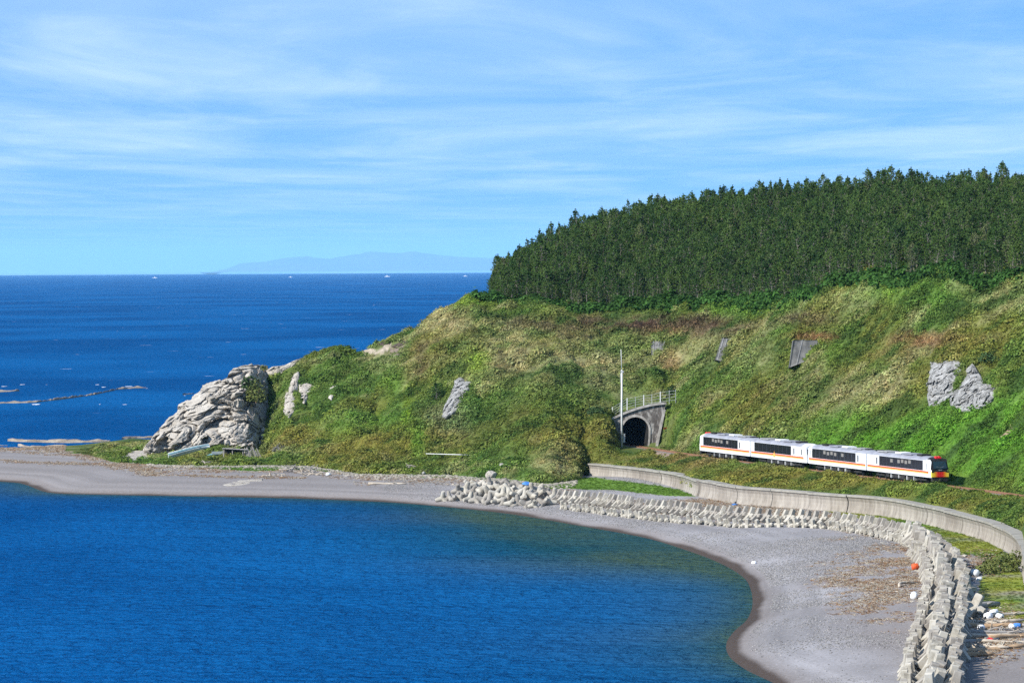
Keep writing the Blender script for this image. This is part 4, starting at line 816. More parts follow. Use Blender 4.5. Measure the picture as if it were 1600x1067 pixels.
# ------------------------------------------------------------------ tetrapods and wave blocks
def leg_tube(mb, d, L_, r0, r1, n, twist=0):
    d = Vector(d).normalized(); mb.tube([(0, 0, 0), tuple(d * L_ * .9), tuple(d * L_)], [r0, r1, r1 * .82], n)
td = [Vector((0, 0, 1)), Vector((0.943, 0, -1 / 3)), Vector((-0.471, 0.816, -1 / 3)), Vector((-0.471, -0.816, -1 / 3))]
def tet(name, n, L_, r0, r1, mt):
    mb = MB()
    for d in td: leg_tube(mb, d, L_, r0, r1, n)
    return mb.mesh(name, mt, smooth=False)
tetra_me = [tet('tetrapod', 12, 1.75, .68, .42, M['conc_old']), tet('tetrapod', 12, 1.75, .68, .42, M['conc'])]
def blk(mt, seed):
    random.seed(seed); mb = MB()
    # a thick inverted Y slab with a tapered cross arm through its middle
    Pf = [(-.32, .35), (.02, 1.5), (.66, 1.38), (.46, .28), (1.28, -.72), (.80, -1.15), (.04, -.38), (-.78, -1.15), (-1.30, -.72)]
    n_ = len(Pf); cy_, cz2 = 0.05, 0.05
    V_ = [(-.40, y * .90 + cy_ * .1, z * .92) for y, z in Pf] + [(-.27, y, z) for y, z in Pf] + [(.27, y, z) for y, z in Pf] + [(.40, y * .90 + cy_ * .1, z * .92) for y, z in Pf]
    mb.add(V_, [tuple(range(n_))[::-1], tuple(range(3 * n_, 4 * n_))] + [(k_ * n_ + i, k_ * n_ + (i + 1) % n_, (k_ + 1) * n_ + (i + 1) % n_, (k_ + 1) * n_ + i) for k_ in range(3) for i in range(n_)])
    mb.tube([(-1.15, .05, .05), (-.3, .05, .05)], [.34, .48], 6); mb.tube([(.3, .05, .05), (1.15, .05, .05)], [.48, .34], 6)
    return mb.mesh('wave_block', mt)
blk_me = [blk(M['conc'], 1), blk(M['conc_old'], 2)]
random.seed(5)
def place(me, name, label, cat, group, u, v, dz, rot, sc):
    p = hit(np.array([u]), np.array([v]))[0]; o = obj(name, me, loc=(p[0], p[1], p[2] + dz), rot=rot); o.scale = (sc,) * 3; o['label'] = label; o['category'] = cat; o['group'] = group; return o
rnd = lambda a=math.pi: random.uniform(-a, a)
front = [(692, 783), (702, 782), (712, 783), (722, 782), (734, 784), (744, 785), (755, 786), (765, 787), (776, 788), (788, 789), (799, 791), (810, 790), (822, 793), (835, 793), (848, 791), (858, 789)]
back2 = [(716, 772), (728, 771), (740, 774), (752, 776), (764, 778), (775, 779), (786, 780), (797, 781), (808, 782), (820, 783), (832, 782), (843, 779), (853, 776), (866, 781)]
top = [(733, 765), (746, 764), (758, 766), (770, 768), (782, 769), (794, 771), (806, 771), (818, 773), (830, 772), (841, 770), (765, 760), (780, 762), (795, 763), (812, 765)]
for u_, v_ in front: place(random.choice(tetra_me), 'tetrapod', 'round legged concrete tetrapod in the front line of the far left heap', 'tetrapod', 'tetrapods heaped at the left end of the sea defence', u_, v_, .5, (rnd(), rnd(.5), rnd()), random.uniform(.62, .76))
for u_, v_ in back2: place(random.choice(tetra_me), 'tetrapod', 'round legged concrete tetrapod in the middle of the far left heap', 'tetrapod', 'tetrapods heaped at the left end of the sea defence', u_, v_, .75, (rnd(), rnd(1), rnd()), random.uniform(.68, .84))
for u_, v_ in top: place(random.choice(tetra_me), 'tetrapod', 'round legged concrete tetrapod along the back of the far left heap', 'tetrapod', 'tetrapods heaped at the left end of the sea defence', u_, v_ + 2, .75, (rnd(), rnd(1), rnd()), random.uniform(.68, .84))
def path(px, z=1.9):
    P_ = PZ(*np.array(px, float).T, z)[:, :2]; L_ = np.r_[0, np.cumsum(np.hypot(*np.diff(P_, axis=0).T))]; return P_, L_
def along(px, step, label, group, size, tilt, dz, jit, meidx, off=0, lim=None, s0=0, yaw=0, bag=None):
    P_, L_ = path(px); s_ = s0; c = 0
    while s_ < L_[-1]:
        x = np.interp(s_, L_, P_[:, 0]); y = np.interp(s_, L_, P_[:, 1]); x2 = np.interp(s_ + 1, L_, P_[:, 0]); y2 = np.interp(s_ + 1, L_, P_[:, 1]); tx, ty = x2 - x, y2 - y; l_ = math.hypot(tx, ty) or 1
        a = math.atan2(ty, tx)           # running right and nearer; the beach is on the right hand
        nx, ny = -ty / l_, tx / l_; x += nx * (off + rnd(jit * .5)); y += ny * (off + rnd(jit * .5))
        z = ground(x, y) + dz + rnd(jit * .25)
        if bag is not None:
            from mathutils import Euler
            sc = size * random.uniform(.94, 1.06); Rm = Euler((tilt + rnd(jit * .3), rnd(jit * .35), a + yaw + rnd(jit * .45))).to_matrix(); bag.add([Rm @ (v_.co * sc) + Vector((x, y, z)) for v_ in blk_me[0].vertices], [tuple(p_.vertices) for p_ in blk_me[0].polygons]); s_ += step * random.uniform(.9, 1.1); continue
        o = obj('wave_block', random.choice(blk_me) if meidx is None else blk_me[meidx], loc=(x, y, z), rot=(tilt + rnd(jit * .3), rnd(jit * .35), a + yaw + rnd(jit * .45))); sc = size * random.uniform(.94, 1.06); o.scale = (sc, sc, sc)
        uu_, vv_ = proj(np.float64(x), np.float64(y), np.float64(z)); pl = label[1] if isinstance(label, tuple) else None
        where = ('at the bottom edge of the photo' if vv_ > 1030 else 'beside the driftwood strand' if vv_ > 950 else 'beside the near turf' if vv_ > 895 else 'at the inner bend') if group == gB else ('next to the tetrapods' if uu_ < 980 else 'below the wall step' if uu_ < 1130 else 'below the straight wall' if uu_ < 1280 else 'below the turf strip')
        o['label'] = label + ', ' + where; o['category'] = 'wave block'; o['group'] = group; c += 1; s_ += step * random.uniform(.9, 1.1)
    return c
cnt = 0
gA = 'angular blocks of the far stretch of the sea defence'; gB = 'angular blocks of the near stretch of the sea defence'
backl = [(872, 775), (940, 782), (1010, 792), (1080, 800), (1150, 808), (1230, 814), (1300, 819), (1360, 828), (1420, 842)]
frontl = [(880, 786), (940, 795), (1000, 803), (1060, 811), (1120, 817), (1160, 822), (1230, 824), (1300, 829), (1350, 838), (1400, 848), (1425, 860)]
cnt += along([(u_, v_ + 5) for u_, v_ in backl], 1.75, 'upright angular block in the far back row', gA, .84, -.15, .85, .35, None, yaw=-.25)
fbag = MB(); along(frontl, 1.6, '', gA, .66, .5, .25, .5, None, yaw=-.25, bag=fbag); ob_ = obj('far_front_wave_blocks', fbag.mesh('far_blocks', M['conc']), kind='stuff')
nb_ = [(1425, 840), (1464, 858), (1494, 885), (1508, 920), (1507, 960), (1502, 1000), (1498, 1040), (1495, 1080)]
nm1 = [(1425, 850), (1452, 872), (1470, 900), (1475, 935), (1472, 975), (1465, 1010), (1458, 1050), (1455, 1085)]
nf = [(1428, 864), (1446, 888), (1454, 914), (1450, 945), (1440, 980), (1430, 1015), (1420, 1050), (1412, 1085)]
cnt += along([(u_ - 9, v_ + 8) for u_, v_ in nb_], 1.5, 'angular block on the landward edge of the heap', gB, 1.0, -.1, 1.1, .6, None)
cnt += along([(u_, v_ + 6) for u_, v_ in nm1], 1.6, 'angular block on top of the heap', gB, 1.08, .05, 1.55, .8, None, s0=1)
cnt += along([(u_, v_ + 3) for u_, v_ in nf], 1.5, 'angular block on the beach side of the heap', gB, .86, .25, .7, .5, None, s0=.5)
print('BLOCKS', cnt)
# loose blocks
for i, (u_, v_, lb) in enumerate([(1510, 935, 'single block standing apart right of the near sea defence, beside the grey log'), (1522, 965, 'loose block leaning on driftwood right of the near heap')]): place(blk_me[0], 'wave_block', lb, 'wave block', gB, u_, v_, 1.0, (rnd(.5), rnd(.5), rnd()), 1.05)
# ------------------------------------------------------------------ driftwood, floats, litter
def log(u, v, ln, r, rz, mt, label, bend=.1, tiltz=0.0, name='driftwood_log', group=None):
    p = hit(np.array([u]), np.array([v]))[0]; pts = [Vector(((q - .5) * ln, bend * ln * math.sin(q * math.pi) * (1 if q < .8 else .8), 0.04 * math.sin(q * 9))) for q in np.linspace(0, 1, 6)]
    mb = MB(); mb.tube(pts, [r * 1.1, r, r * .95, r * .9, r * .8, r * .55], 8); st = pts[3]; mb.tube([tuple(st), tuple(st + Vector((.12 * ln, -.1 * ln, .3)))], [r * .45, r * .2], 6)
    o = obj(name, mb.mesh('log', M[mt], True), loc=(p[0], p[1], p[2] + r * .8), rot=(rnd(.3), tiltz, rz)); o['label'] = label; o['category'] = 'driftwood'
    if group: o['group'] = group
    return o
log(605, 757, 6.5, .22, -.15, 'wood', 'long pale log lying alone on the far grey beach')
log(795, 729, 3.0, .35, .4, 'greywood', 'short grey log on the grass at the foot of the hillside')
log(1420, 915, 5.2, .17, 1.05, 'wood', 'curved pale branch on the beach left of the near sea defence', .16)
for i, (u_, v_, ln, r_, rz, mt, lb) in enumerate([
    (1530, 950, 6.5, .42, .75, 'greywood', 'thick grey log beside the loose wave block'),
    (1575, 962, 6.0, .22, .5, 'wood', 'pale branch lying uppermost on the driftwood strand, right end'),
    (1548, 973, 7.5, .22, .12, 'wood', 'long pale log across the upper driftwood strand'),
    (1545, 980, 6.5, .30, -.05, 'wood2', 'tan log under the long pale one'),
    (1560, 990, 8.0, .20, .22, 'greywood', 'thin grey log across the middle of the driftwood'),
    (1540, 996, 6.5, .26, .02, 'wood', 'pale log in the middle of the driftwood'),
    (1525, 1004, 5.5, .25, .55, 'greywood', 'grey log slanting towards the block heap'),
    (1583, 996, 6.0, .22, .6, 'wood2', 'tan log at the right edge of the photo'),
    (1528, 1014, 6.0, .20, -.4, 'wood', 'pale log beneath the litter patch'),
    (1552, 1016, 7.5, .28, .38, 'wood2', 'long tan log along the lower edge of the driftwood'),
    (1523, 1026, 3.5, .26, .1, 'wood2', 'short tan log end nearest the camera'),
    (1592, 978, 5.0, .18, -.3, 'greywood', 'thin grey branch at the upper right of the driftwood'),
    (1512, 989, 4.5, .2, 1.1, 'wood', 'pale branch leaning against the block heap'),
    (1570, 1004, 5.5, .16, -.15, 'wood', 'thin pale branch crossing the lower driftwood'),
    (1535, 957, 4.0, .16, -.2, 'greywood', 'thin dark branch by the turf edge')]): log(u_, v_, ln, r_, rz, mt, lb, random.uniform(-.08, .1), rnd(.05))
def pile(u, v, w, n, mt, label, ln=1.8, name='driftwood_pile', hgt=.8):
    p = hit(np.array([u]), np.array([v]))[0]; o = thing(name, label, 'driftwood pile', tuple(p))
    for i in range(n):
        c = Vector((rnd(w), rnd(w * .5), random.uniform(.1, hgt * (1 - .3)))); d = Vector((rnd(1), rnd(.7), random.uniform(-.1, .6))).normalized() * ln * random.uniform(.4, 1); r_ = random.uniform(.05, .12)
        obj('branch', MB().tube([tuple(c - d / 2), tuple(c + Vector((0, .1, .05))), tuple(c + d / 2)], [r_, r_ * .9, r_ * .5], 5).mesh('branch', M[mt if i % 3 else 'wood']), o)
    return o
pile(642, 735, 1.0, 16, 'greywood', 'bleached heap of grey branches on the grass below the hillside', 1.6, hgt=1.2)
pile(470, 738, 3.2, 40, 'greywood', 'wide tangle of bleached driftwood at the back of the far beach', 2.2, hgt=1.3)
pile(492, 742, 2.6, 22, 'wood', 'low scatter of pale driftwood right of the tangle', 1.6, hgt=.5)
pile(430, 744, 2.2, 16, 'wood', 'low scatter of pale driftwood left of the tangle', 1.6, hgt=.4)
pile(322, 725, 1.6, 14, 'greywood', 'small driftwood heap on the beach below the boat', 1.6, hgt=.6)
pile(1537, 976, 2.4, 26, 'wood', 'tangle of thin sticks across the upper driftwood strand', 2.2, hgt=.5)
pile(1565, 988, 2.6, 26, 'greywood', 'tangle of thin grey sticks at the right of the driftwood strand', 2.0, hgt=.45)
pile(1535, 1012, 2.2, 24, 'wood', 'tangle of pale sticks in the litter beside the block heap', 1.6, hgt=.5)
def ico(r, sub=2, sq=(1, 1, 1), jit=0, seed=0):
    bm = bmesh.new(); bmesh.ops.create_icosphere(bm, subdivisions=sub, radius=r); random.seed(seed)
    for v_ in bm.verts:
        k_ = 1 + random.uniform(-jit, jit); v_.co = Vector((v_.co.x * sq[0] * k_, v_.co.y * sq[1] * k_, v_.co.z * sq[2] * k_))
    me = bpy.data.meshes.new('lump'); bm.to_mesh(me); bm.free(); return me
def lump(name, u, v, r, mt, label, cat, sq=(1, 1, .8), jit=.05, sub=2, smooth=True):
    p = hit(np.array([u]), np.array([v]))[0]; me = ico(r, sub, sq, jit, int(u * 7 + v)); me.materials.append(M[mt])
    if smooth:
        for f_ in me.polygons: f_.use_smooth = True
    o = obj(name, me, loc=(p[0], p[1], p[2] + r * sq[2] * .75), rot=(0, 0, rnd())); o['label'] = label; o['category'] = cat; return o
def floatb(name, u, v, r, mt, label, cat='buoy', ln=1.5):
    p = hit(np.array([u]), np.array([v]))[0]; root = thing(name, label, cat, (p[0], p[1], p[2] + r * .85), rot=(0, math.pi / 2 + rnd(.2), rnd()))
    obj('barrel', MB().tube([(0, 0, -r * ln), (0, 0, -r * ln * .8), (0, 0, r * ln * .8), (0, 0, r * ln)], [r * .7, r, r, r * .7], 14).mesh('barrel', M[mt], True), root)
    obj('rib', MB().tube([(0, 0, -.05), (0, 0, .05)], r * 1.06, 14).mesh('rib', M[mt]), root); obj('neck', MB().tube([(0, 0, r * ln), (0, 0, r * ln * 1.2)], r * .25, 8).mesh('neck', M['black'] if mt == 'plastic' else M[mt]), root)
floatb('fishing_float', 1430, 890, .42, 'orange', 'large orange fishing float on the debris left of the blocks', ln=.95)
floatb('fishing_float', 1428, 935, .38, 'plastic', 'white float touching the beach side of the block heap')
floatb('fishing_float', 1523, 899, .40, 'plastic', 'white float on bare ground at the left tip of the near turf')
floatb('fishing_float', 1524, 827, .34, 'plastic', 'white float alone on the turf below the sea wall')
floatb('fishing_float', 1544, 967, .38, 'plastic', 'white drum upright among the driftwood', ln=1.0)
floatb('fishing_float', 1553, 960, .30, 'plastic', 'white float at the top edge of the driftwood')
floatb('fishing_float', 1533, 984, .30, 'plastic', 'white float in the middle of the driftwood')
floatb('fishing_float', 1581, 982, .26, 'plastic', 'small white float at the right of the driftwood beside a blue one')
floatb('fishing_float', 1589, 980, .24, 'blue', 'small blue float at the right edge of the driftwood')
floatb('fishing_float', 1548, 1003, .24, 'red', 'small red float in the litter patch')
floatb('fishing_float', 1562, 966, .28, 'plastic', 'white float lying against the pale branch')
floatb('fishing_float', 1530, 907, .22, 'plastic', 'tiny white float just below the one at the turf tip')
floatb('fishing_float', 1178, 881, .2, 'plastic', 'tiny pale float alone on the open gravel beach')
lump('tarp', 822, 760, .75, 'blue', 'crumpled blue tarp behind the tetrapod heap', 'tarp', (1.3, 1, .6), .25, 2, False)
lump('boulder', 768, 747, .95, 'rock', 'pale boulder at the grass edge above the tetrapods', 'boulder', (1.2, 1, .8), .14, 2, False)
lump('boulder', 513, 743, .4, 'plastic', 'small white lump among driftwood on the far beach', 'boulder', (1.3, 1, .8), .1, 1)
lump('boulder', 662, 741, .4, 'greyrock', 'small grey stone on the shingle right of the grey branch heap', 'boulder', (1, 1, .8), .14, 1, False)
lump('boulder', 1150, 787, .3, 'black', 'small black lump at the foot of the sea wall', 'boulder', (1, 1, .8), .1, 1)
lump('tarp', 1148, 790, .45, 'blue', 'small blue plastic scrap near the foot of the sea wall', 'tarp', (1.4, 1, .5), .2, 1, False)
lump('boulder', 1507, 870, .35, 'rock', 'pale stone by the bare patch of the turf', 'boulder', (1.6, 1, .6), .1, 1, False)
# kerb line on the slope
a_ = hit(np.array([666., 736.]), np.array([713., 715.])); kb = thing('pale_pipe', 'thin straight pale pipe lying along the foot of the hillside', 'pipe', tuple(a_[0])); a_[:, 1] -= 1.2; a_[:, 2] += .55
obj('pipe', MB().tube([tuple(a_[0] - np.array(kb.location)), tuple(a_[1] - np.array(kb.location))], .075, 6).mesh('pipe', M['mast'], True), kb)
# ------------------------------------------------------------------ skiff and shack
bp = PZ(np.array(297.), np.array(713.), 3.2)
bt = thing('wooden_skiff', 'old white and teal skiff lying tilted in front of the headland rock', 'boat', (bp[0], bp[1] - 1, 3.9), rot=(math.radians(-32), math.radians(-13), math.radians(12)))
Lb = 8.0; hull = []; st = np.linspace(0, 1, 11)
for s_ in st:
    wv_ = 0.85 * (1 - max(0, (s_ - .45) / .55) ** 2.2) * (0.85 + .15 * min(1, s_ * 4)) + .02; sh_ = .25 * s_ ** 2
    hull.append([((s_ - .5) * Lb, -wv_, .62 + sh_), ((s_ - .5) * Lb, -wv_ * .8, .18 + sh_ * .8), ((s_ - .5) * Lb, 0, 0 + sh_ * .7), ((s_ - .5) * Lb, wv_ * .8, .18 + sh_ * .8), ((s_ - .5) * Lb, wv_, .62 + sh_)])
Vs = [p for r_ in hull for p in r_]; inner = [(x * .985, y * .93, z + .04 if i % 5 not in (0, 4) else z) for i, (x, y, z) in enumerate(Vs)]; n5 = len(Vs)
Fc = [(i * 5 + j, i * 5 + j + 1, i * 5 + j + 6, i * 5 + j + 5) for i in range(10) for j in range(4)]; Fc2 = [tuple(n5 + k_ for k_ in f_)[::-1] for f_ in Fc]; rimf = [(i * 5, i * 5 + 5, n5 + i * 5 + 5, n5 + i * 5) for i in range(10)] + [(i * 5 + 4, n5 + i * 5 + 4, n5 + i * 5 + 9, i * 5 + 9) for i in range(10)] + [(0, 1, 2, 3, 4)[::-1], (n5, n5 + 1, n5 + 2, n5 + 3, n5 + 4)]
obj('hull', MB().add(Vs + inner, Fc + Fc2 + rimf).mesh('hull', M['boathull']), bt)
for s in (0, 4): obj('gunwale', MB().tube([(r_[s][0], r_[s][1] * 1.03, r_[s][2] - .02) for r_ in hull], .06, 5).mesh('gunwale', M['white']), bt)
obj('side_band', MB().tube([(r_[0][0], r_[0][1] * .96, r_[0][2] - .2) for r_ in hull], .09, 4).mesh('band', M['boatblue']), bt)
for x in (-2, 0.2, 2): obj('thwart', MB().box((x, 0, .5), (.3, 1.45, .05)).mesh('thwart', M['greywood']), bt)
for dx in (-2.0, 1.6):
    p_ = np.array((bp[0] + dx, bp[1] - 1)); obj('trestle', MB().box((0, 0, 0), (.25, 1.2, 1.2)).mesh('trestle', M['black']), None, (p_[0], p_[1] + .2, ground(*p_) + .4 + .2 * dx * .2), label='dark timber trestle under the %s end of the skiff' % ('low' if dx < 0 else 'raised'), category='trestle')
sp_ = PZ(np.array(372.), np.array(706.), 3.0); sy0 = 701.0; sx0 = float(AZ(372.)) * sy0
sk = thing('derelict_shack', 'collapsing grey driftwood shack against the headland rock', 'shack', (sx0, sy0, ground(sx0, sy0) - .1)); sk.scale = (1.12, 1, 1.05)
obj('roof', MB().box((-.6, 0, 2.35), (4.2, 2.4, .12), R=Matrix.Rotation(.06, 3, 'Y')).mesh('roof', M['greywood']), sk)
for k_ in range(7): obj('roof_board', MB().box((-2.4 + .6 * k_, -.1, 2.5 - .04 * k_), (.5, 2.5 + rnd(.2), .06), R=Matrix.Rotation(rnd(.05), 3, 'Z')).mesh('roof_board', M['greywood']), sk)
for x, y in ((-2.4, -1), (-.9, -1.05), (.8, -1), (-2.4, 1), (.8, 1)): obj('post', MB().tube([(x, y, -.2), (x + rnd(.1), y, 2.35)], .1, 6).mesh('post', M['greywood']), sk)
obj('back_wall', MB().box((-.8, 1.0, 1.2), (3.3, .08, 2.2)).mesh('back_wall', M['black']), sk)
for k_ in range(15):
    x = 1.3 + .17 * k_; obj('wall_board', MB().box((x, -.9 + rnd(.25), 1.25 + .35 * math.sin(k_ * .9)), (.13, .06, 2.6 + rnd(.5)), R=Matrix.Rotation(-.12 - .02 * k_ + rnd(.05), 3, 'Y')).mesh('wall_board', M['greywood']), sk)
for k_ in range(5): obj('fallen_board', MB().box((-1.4 + .6 * k_, -1.3, .9 + rnd(.4)), (1.8, .1, .12), R=Matrix.Rotation(rnd(.9), 3, 'Y')).mesh('fallen_board', M['wood' if k_ % 2 else 'greywood']), sk)
pile(385, 711, .9, 16, 'greywood', 'dark jumble of timber in front of the shack', 1.6, 'timber_pile', 1.0)
p_ = hit(np.array([340.]), np.array([713.]))[0]
tb_ = thing('boat_wreck', 'broken pale teal boat hull lying between the skiff and the shack', 'boat', (p_[0], p_[1], p_[2] + .3), rot=(.15, -.1, .3))
obj('hull_plank', MB().box((0, 0, .2), (4.2, .9, .2)).mesh('plank', M['boatblue'], bevel=.05), tb_); obj('hull_side', MB().box((.4, -.45, .45), (3.2, .08, .5), R=Matrix.Rotation(.1, 3, 'Y')).mesh('hull_side', M['boathull']), tb_); obj('rib', MB().box((1.4, 0, .5), (.12, .9, .5)).mesh('rib', M['boathull']), tb_)
# ------------------------------------------------------------------ ships on the horizon
def ship(u, v, ln, label):
    D_ = 9000.; a, _ = ray(np.array(float(u)), np.array(float(v))); bpos = PZ(np.array(float(u)), np.array(float(v)), 0.0); D_ = min(float(bpos[1]), 20000.)
    s_ = thing('fishing_ship', label, 'ship', (float(a) * D_, D_, 0), rz=.1); k_ = ln
    Hh = [(-.5, .09), (-.5, .0), (.42, .0), (.5, .12)]; V_ = [(x * k_, y * .1 * k_, z * k_) for y in (-1, 1) for x, z in Hh]; obj('hull', MB().add(V_, [(0, 1, 2, 3), (7, 6, 5, 4), (0, 3, 7, 4), (1, 5, 6, 2), (2, 6, 7, 3), (0, 4, 5, 1)]).mesh('hull', M['white']), s_)
    obj('cabin', MB().box((-.05 * k_, 0, .15 * k_), (.3 * k_, .14 * k_, .13 * k_)).mesh('cabin', M['white']), s_); obj('wheelhouse', MB().box((0, 0, .24 * k_), (.12 * k_, .12 * k_, .08 * k_)).mesh('wheelhouse', M['white']), s_)
    obj('mast', MB().tube([(-.1 * k_, 0, .2 * k_), (-.1 * k_, 0, .42 * k_)], .012 * k_, 5).mesh('mast', M['steel']), s_)
ship(242, 433.0, 26, 'leftmost tiny white ship on the horizon'); ship(454, 431.5, 20, 'faint small ship left of the island on the horizon'); ship(605, 431.6, 30, 'brightest white ship below the island, near the middle of the horizon'); ship(727, 429.8, 22, 'tiny pale ship just left of the pine forest')
# ------------------------------------------------------------------ vegetation
def cards(n, size, shape, up_bias=0.2, asp=(1, 1), seed=0, tri=False):
    r = np.random.default_rng(seed); C = shape(r, n); nrm_ = r.normal(size=(n, 3)) * .55 + C / (np.linalg.norm(C, axis=1, keepdims=True) + 1e-6) * .8 + np.array((0, 0, up_bias)); nrm_ /= np.linalg.norm(nrm_, axis=1, keepdims=True)
    a = np.cross(nrm_, r.normal(size=(n, 3))); a /= np.linalg.norm(a, axis=1, keepdims=True); b_ = np.cross(nrm_, a); s = size * r.uniform(.6, 1.3, (n, 1))
    Vs = np.stack([C - a * s * asp[0], C - b_ * s * asp[1] * .6, C + a * s * asp[0], C + b_ * s * asp[1]], 1); return Vs.reshape(-1, 3), np.arange(4 * n).reshape(n, 4)
def dome(rx, rz):
    def f_(r, n):
        p = r.normal(size=(n, 3)); p /= np.linalg.norm(p, axis=1, keepdims=True); p *= r.uniform(.45, 1.0, (n, 1)) ** .6; p[:, 2] = np.abs(p[:, 2]); lumpy = 1 + .3 * np.sin(p[:, :1] * 5 + 1) * np.cos(p[:, 1:2] * 6); return p * np.array((rx, rx, rz)) * lumpy
    return f_
def tuft(n, h, spread, w, seed):
    r = np.random.default_rng(seed); Vs = []
    for i in range(n):
        a = r.uniform(0, 6.28); b0 = r.uniform(0, spread * .5); p = np.array((math.cos(a) * b0, math.sin(a) * b0, -.1)); d = np.array((math.cos(a) * r.uniform(.1, .6) + .12, math.sin(a) * r.uniform(.1, .6), 1.)) * h * r.uniform(.6, 1.1); s = np.array((-math.sin(a), math.cos(a), 0)) * w
        m_ = p + d * .55; e = p + d + np.array((math.cos(a) * .2, math.sin(a) * .2, -.12)) * h; Vs += [p - s, p + s, m_ + s * .8, m_ - s * .8, m_ - s * .8, m_ + s * .8, e + s * .2, e - s * .2]
    return np.array(Vs), np.arange(len(Vs)).reshape(-1, 4)
src = bpy.data.collections.new('plant_sources')
def srcobj(name, V_, F_, mt): me = mesh_np(name, V_, F_, mt); o = bpy.data.objects.new(name, me); src.objects.link(o); return o
leafy = [srcobj('leafy_a', *cards(80, .15, dome(.75, .62), .6, seed=1), M['leaf']), srcobj('leafy_b', *cards(70, .17, dome(.62, .8), .5, seed=2), M['leaf']), srcobj('leafy_c', *cards(90, .12, dome(.9, .45), .8, seed=3), M['leaf']), srcobj('leafy_d', *tuft(34, 1.0, .9, .045, 4), M['leaf']), srcobj('leafy_e', *tuft(40, .8, 1.2, .05, 5), M['leaf'])]
def scatter(name, P_, tone_, scl, idx_, coll, rotz=None, zsc=None, tilt=None):
    me = bpy.data.meshes.new(name); n = len(P_); me.vertices.add(n); me.vertices.foreach_set('co', np.asarray(P_, np.float32).ravel())
    a = me.attributes.new('tone', 'FLOAT_COLOR', 'POINT'); a.data.foreach_set('color', np.c_[tone_, np.ones(n)].astype(np.float32).ravel())
    a = me.attributes.new('scl', 'FLOAT_VECTOR', 'POINT'); sv = np.c_[scl, scl, scl * (zsc if zsc is not None else 1)]; a.data.foreach_set('vector', sv.astype(np.float32).ravel())
    a = me.attributes.new('pick', 'INT', 'POINT'); a.data.foreach_set('value', np.asarray(idx_, np.int32))
    rz_ = rng.uniform(0, 6.28, n) if rotz is None else rotz; tl = rng.normal(0, .15, (n, 2)) if tilt is None else tilt
    a = me.attributes.new('rot', 'FLOAT_VECTOR', 'POINT'); a.data.foreach_set('vector', np.c_[tl, rz_].astype(np.float32).ravel())
    o = obj(name, me, kind='stuff'); gt = bpy.data.node_groups.new(name, 'GeometryNodeTree'); gt.interface.new_socket('Geometry', in_out='INPUT', socket_type='NodeSocketGeometry'); gt.interface.new_socket('Geometry', in_out='OUTPUT', socket_type='NodeSocketGeometry')
    gi = gt.nodes.new('NodeGroupInput'); go = gt.nodes.new('NodeGroupOutput'); ip_ = gt.nodes.new('GeometryNodeInstanceOnPoints'); ci = gt.nodes.new('GeometryNodeCollectionInfo'); ci.inputs[0].default_value = coll; ci.inputs['Separate Children'].default_value = True; ci.inputs['Reset Children'].default_value = True
    ip_.inputs['Pick Instance'].default_value = True
    def na(nm, typ): q_ = gt.nodes.new('GeometryNodeInputNamedAttribute'); q_.data_type = typ; q_.inputs['Name'].default_value = nm; return q_.outputs['Attribute']
    er = gt.nodes.new('FunctionNodeEulerToRotation'); gt.links.new(na('rot', 'FLOAT_VECTOR'), er.inputs[0]); gt.links.new(er.outputs[0], ip_.inputs['Rotation'])
    gt.links.new(na('pick', 'INT'), ip_.inputs['Instance Index']); gt.links.new(na('scl', 'FLOAT_VECTOR'), ip_.inputs['Scale']); gt.links.new(gi.outputs[0], ip_.inputs['Points']); gt.links.new(ci.outputs[0], ip_.inputs['Instance']); gt.links.new(ip_.outputs[0], go.inputs[0])
    md = o.modifiers.new('scatter', 'NODES'); md.node_group = gt; return o
rocks_px = [rock_main, [(414, 580), (462, 563), (485, 558), (470, 573), (455, 586), (420, 592)], [(460, 582), (470, 580), (466, 615), (463, 640), (452, 654), (442, 648), (455, 600)], [(467, 598), (494, 601), (486, 614), (476, 632), (467, 630)], [(513, 602), (528, 600), (525, 613), (518, 627), (511, 624)], [(716, 590), (745, 592), (738, 610), (727, 628), (716, 644), (696, 658), (689, 653), (694, 638), (710, 604)], [(1450, 562), (1502, 562), (1506, 580), (1494, 602), (1488, 622), (1470, 636), (1450, 642)], [(182, 718), (200, 703), (225, 700), (240, 704), (236, 723), (205, 726)], [(583, 539), (622, 530), (642, 533), (642, 542), (628, 549), (600, 549), (585, 546)], [(1240, 532), (1308, 532), (1282, 551), (1236, 571)], [(1016, 532), (1041, 532), (1035, 553), (1017, 557)], [(1127, 527), (1143, 529), (1135, 567), (1117, 563)], [(955, 652), (990, 633), (1042, 628), (1030, 672), (1026, 697), (975, 694), (966, 680)], [(555, 547), (572, 541), (592, 546), (600, 536), (640, 532), (640, 545), (612, 562), (560, 554)], [(1555, 690), (1575, 668), (1583, 670), (1565, 695)], [(1520, 564), (1532, 580), (1545, 598), (1562, 604), (1558, 626), (1532, 642), (1508, 648), (1484, 638), (1486, 618), (1500, 596)]]
NP = 125000
pa = rng.uniform(AZ(150), AZ(1680), NP); py0 = rng.uniform(0, 1, NP); K1, KZ1, ku = terrain_knots(pa); y_lo = K1[0] + 1.0; y_hi = np.where(ku < 735, K1[5] + 8, K1[5] + 14); py_ = y_lo + py0 * (y_hi - y_lo); 
keep = (py_ > y_lo) & (rng.uniform(0, 1, NP) < (y_hi - y_lo) / 110)
pa, py_, K1, ku = pa[keep], py_[keep], K1[:, keep], ku[keep]
pz = hz(pa, py_); px_ = pa * py_; uq, vq = proj(px_, py_, pz)
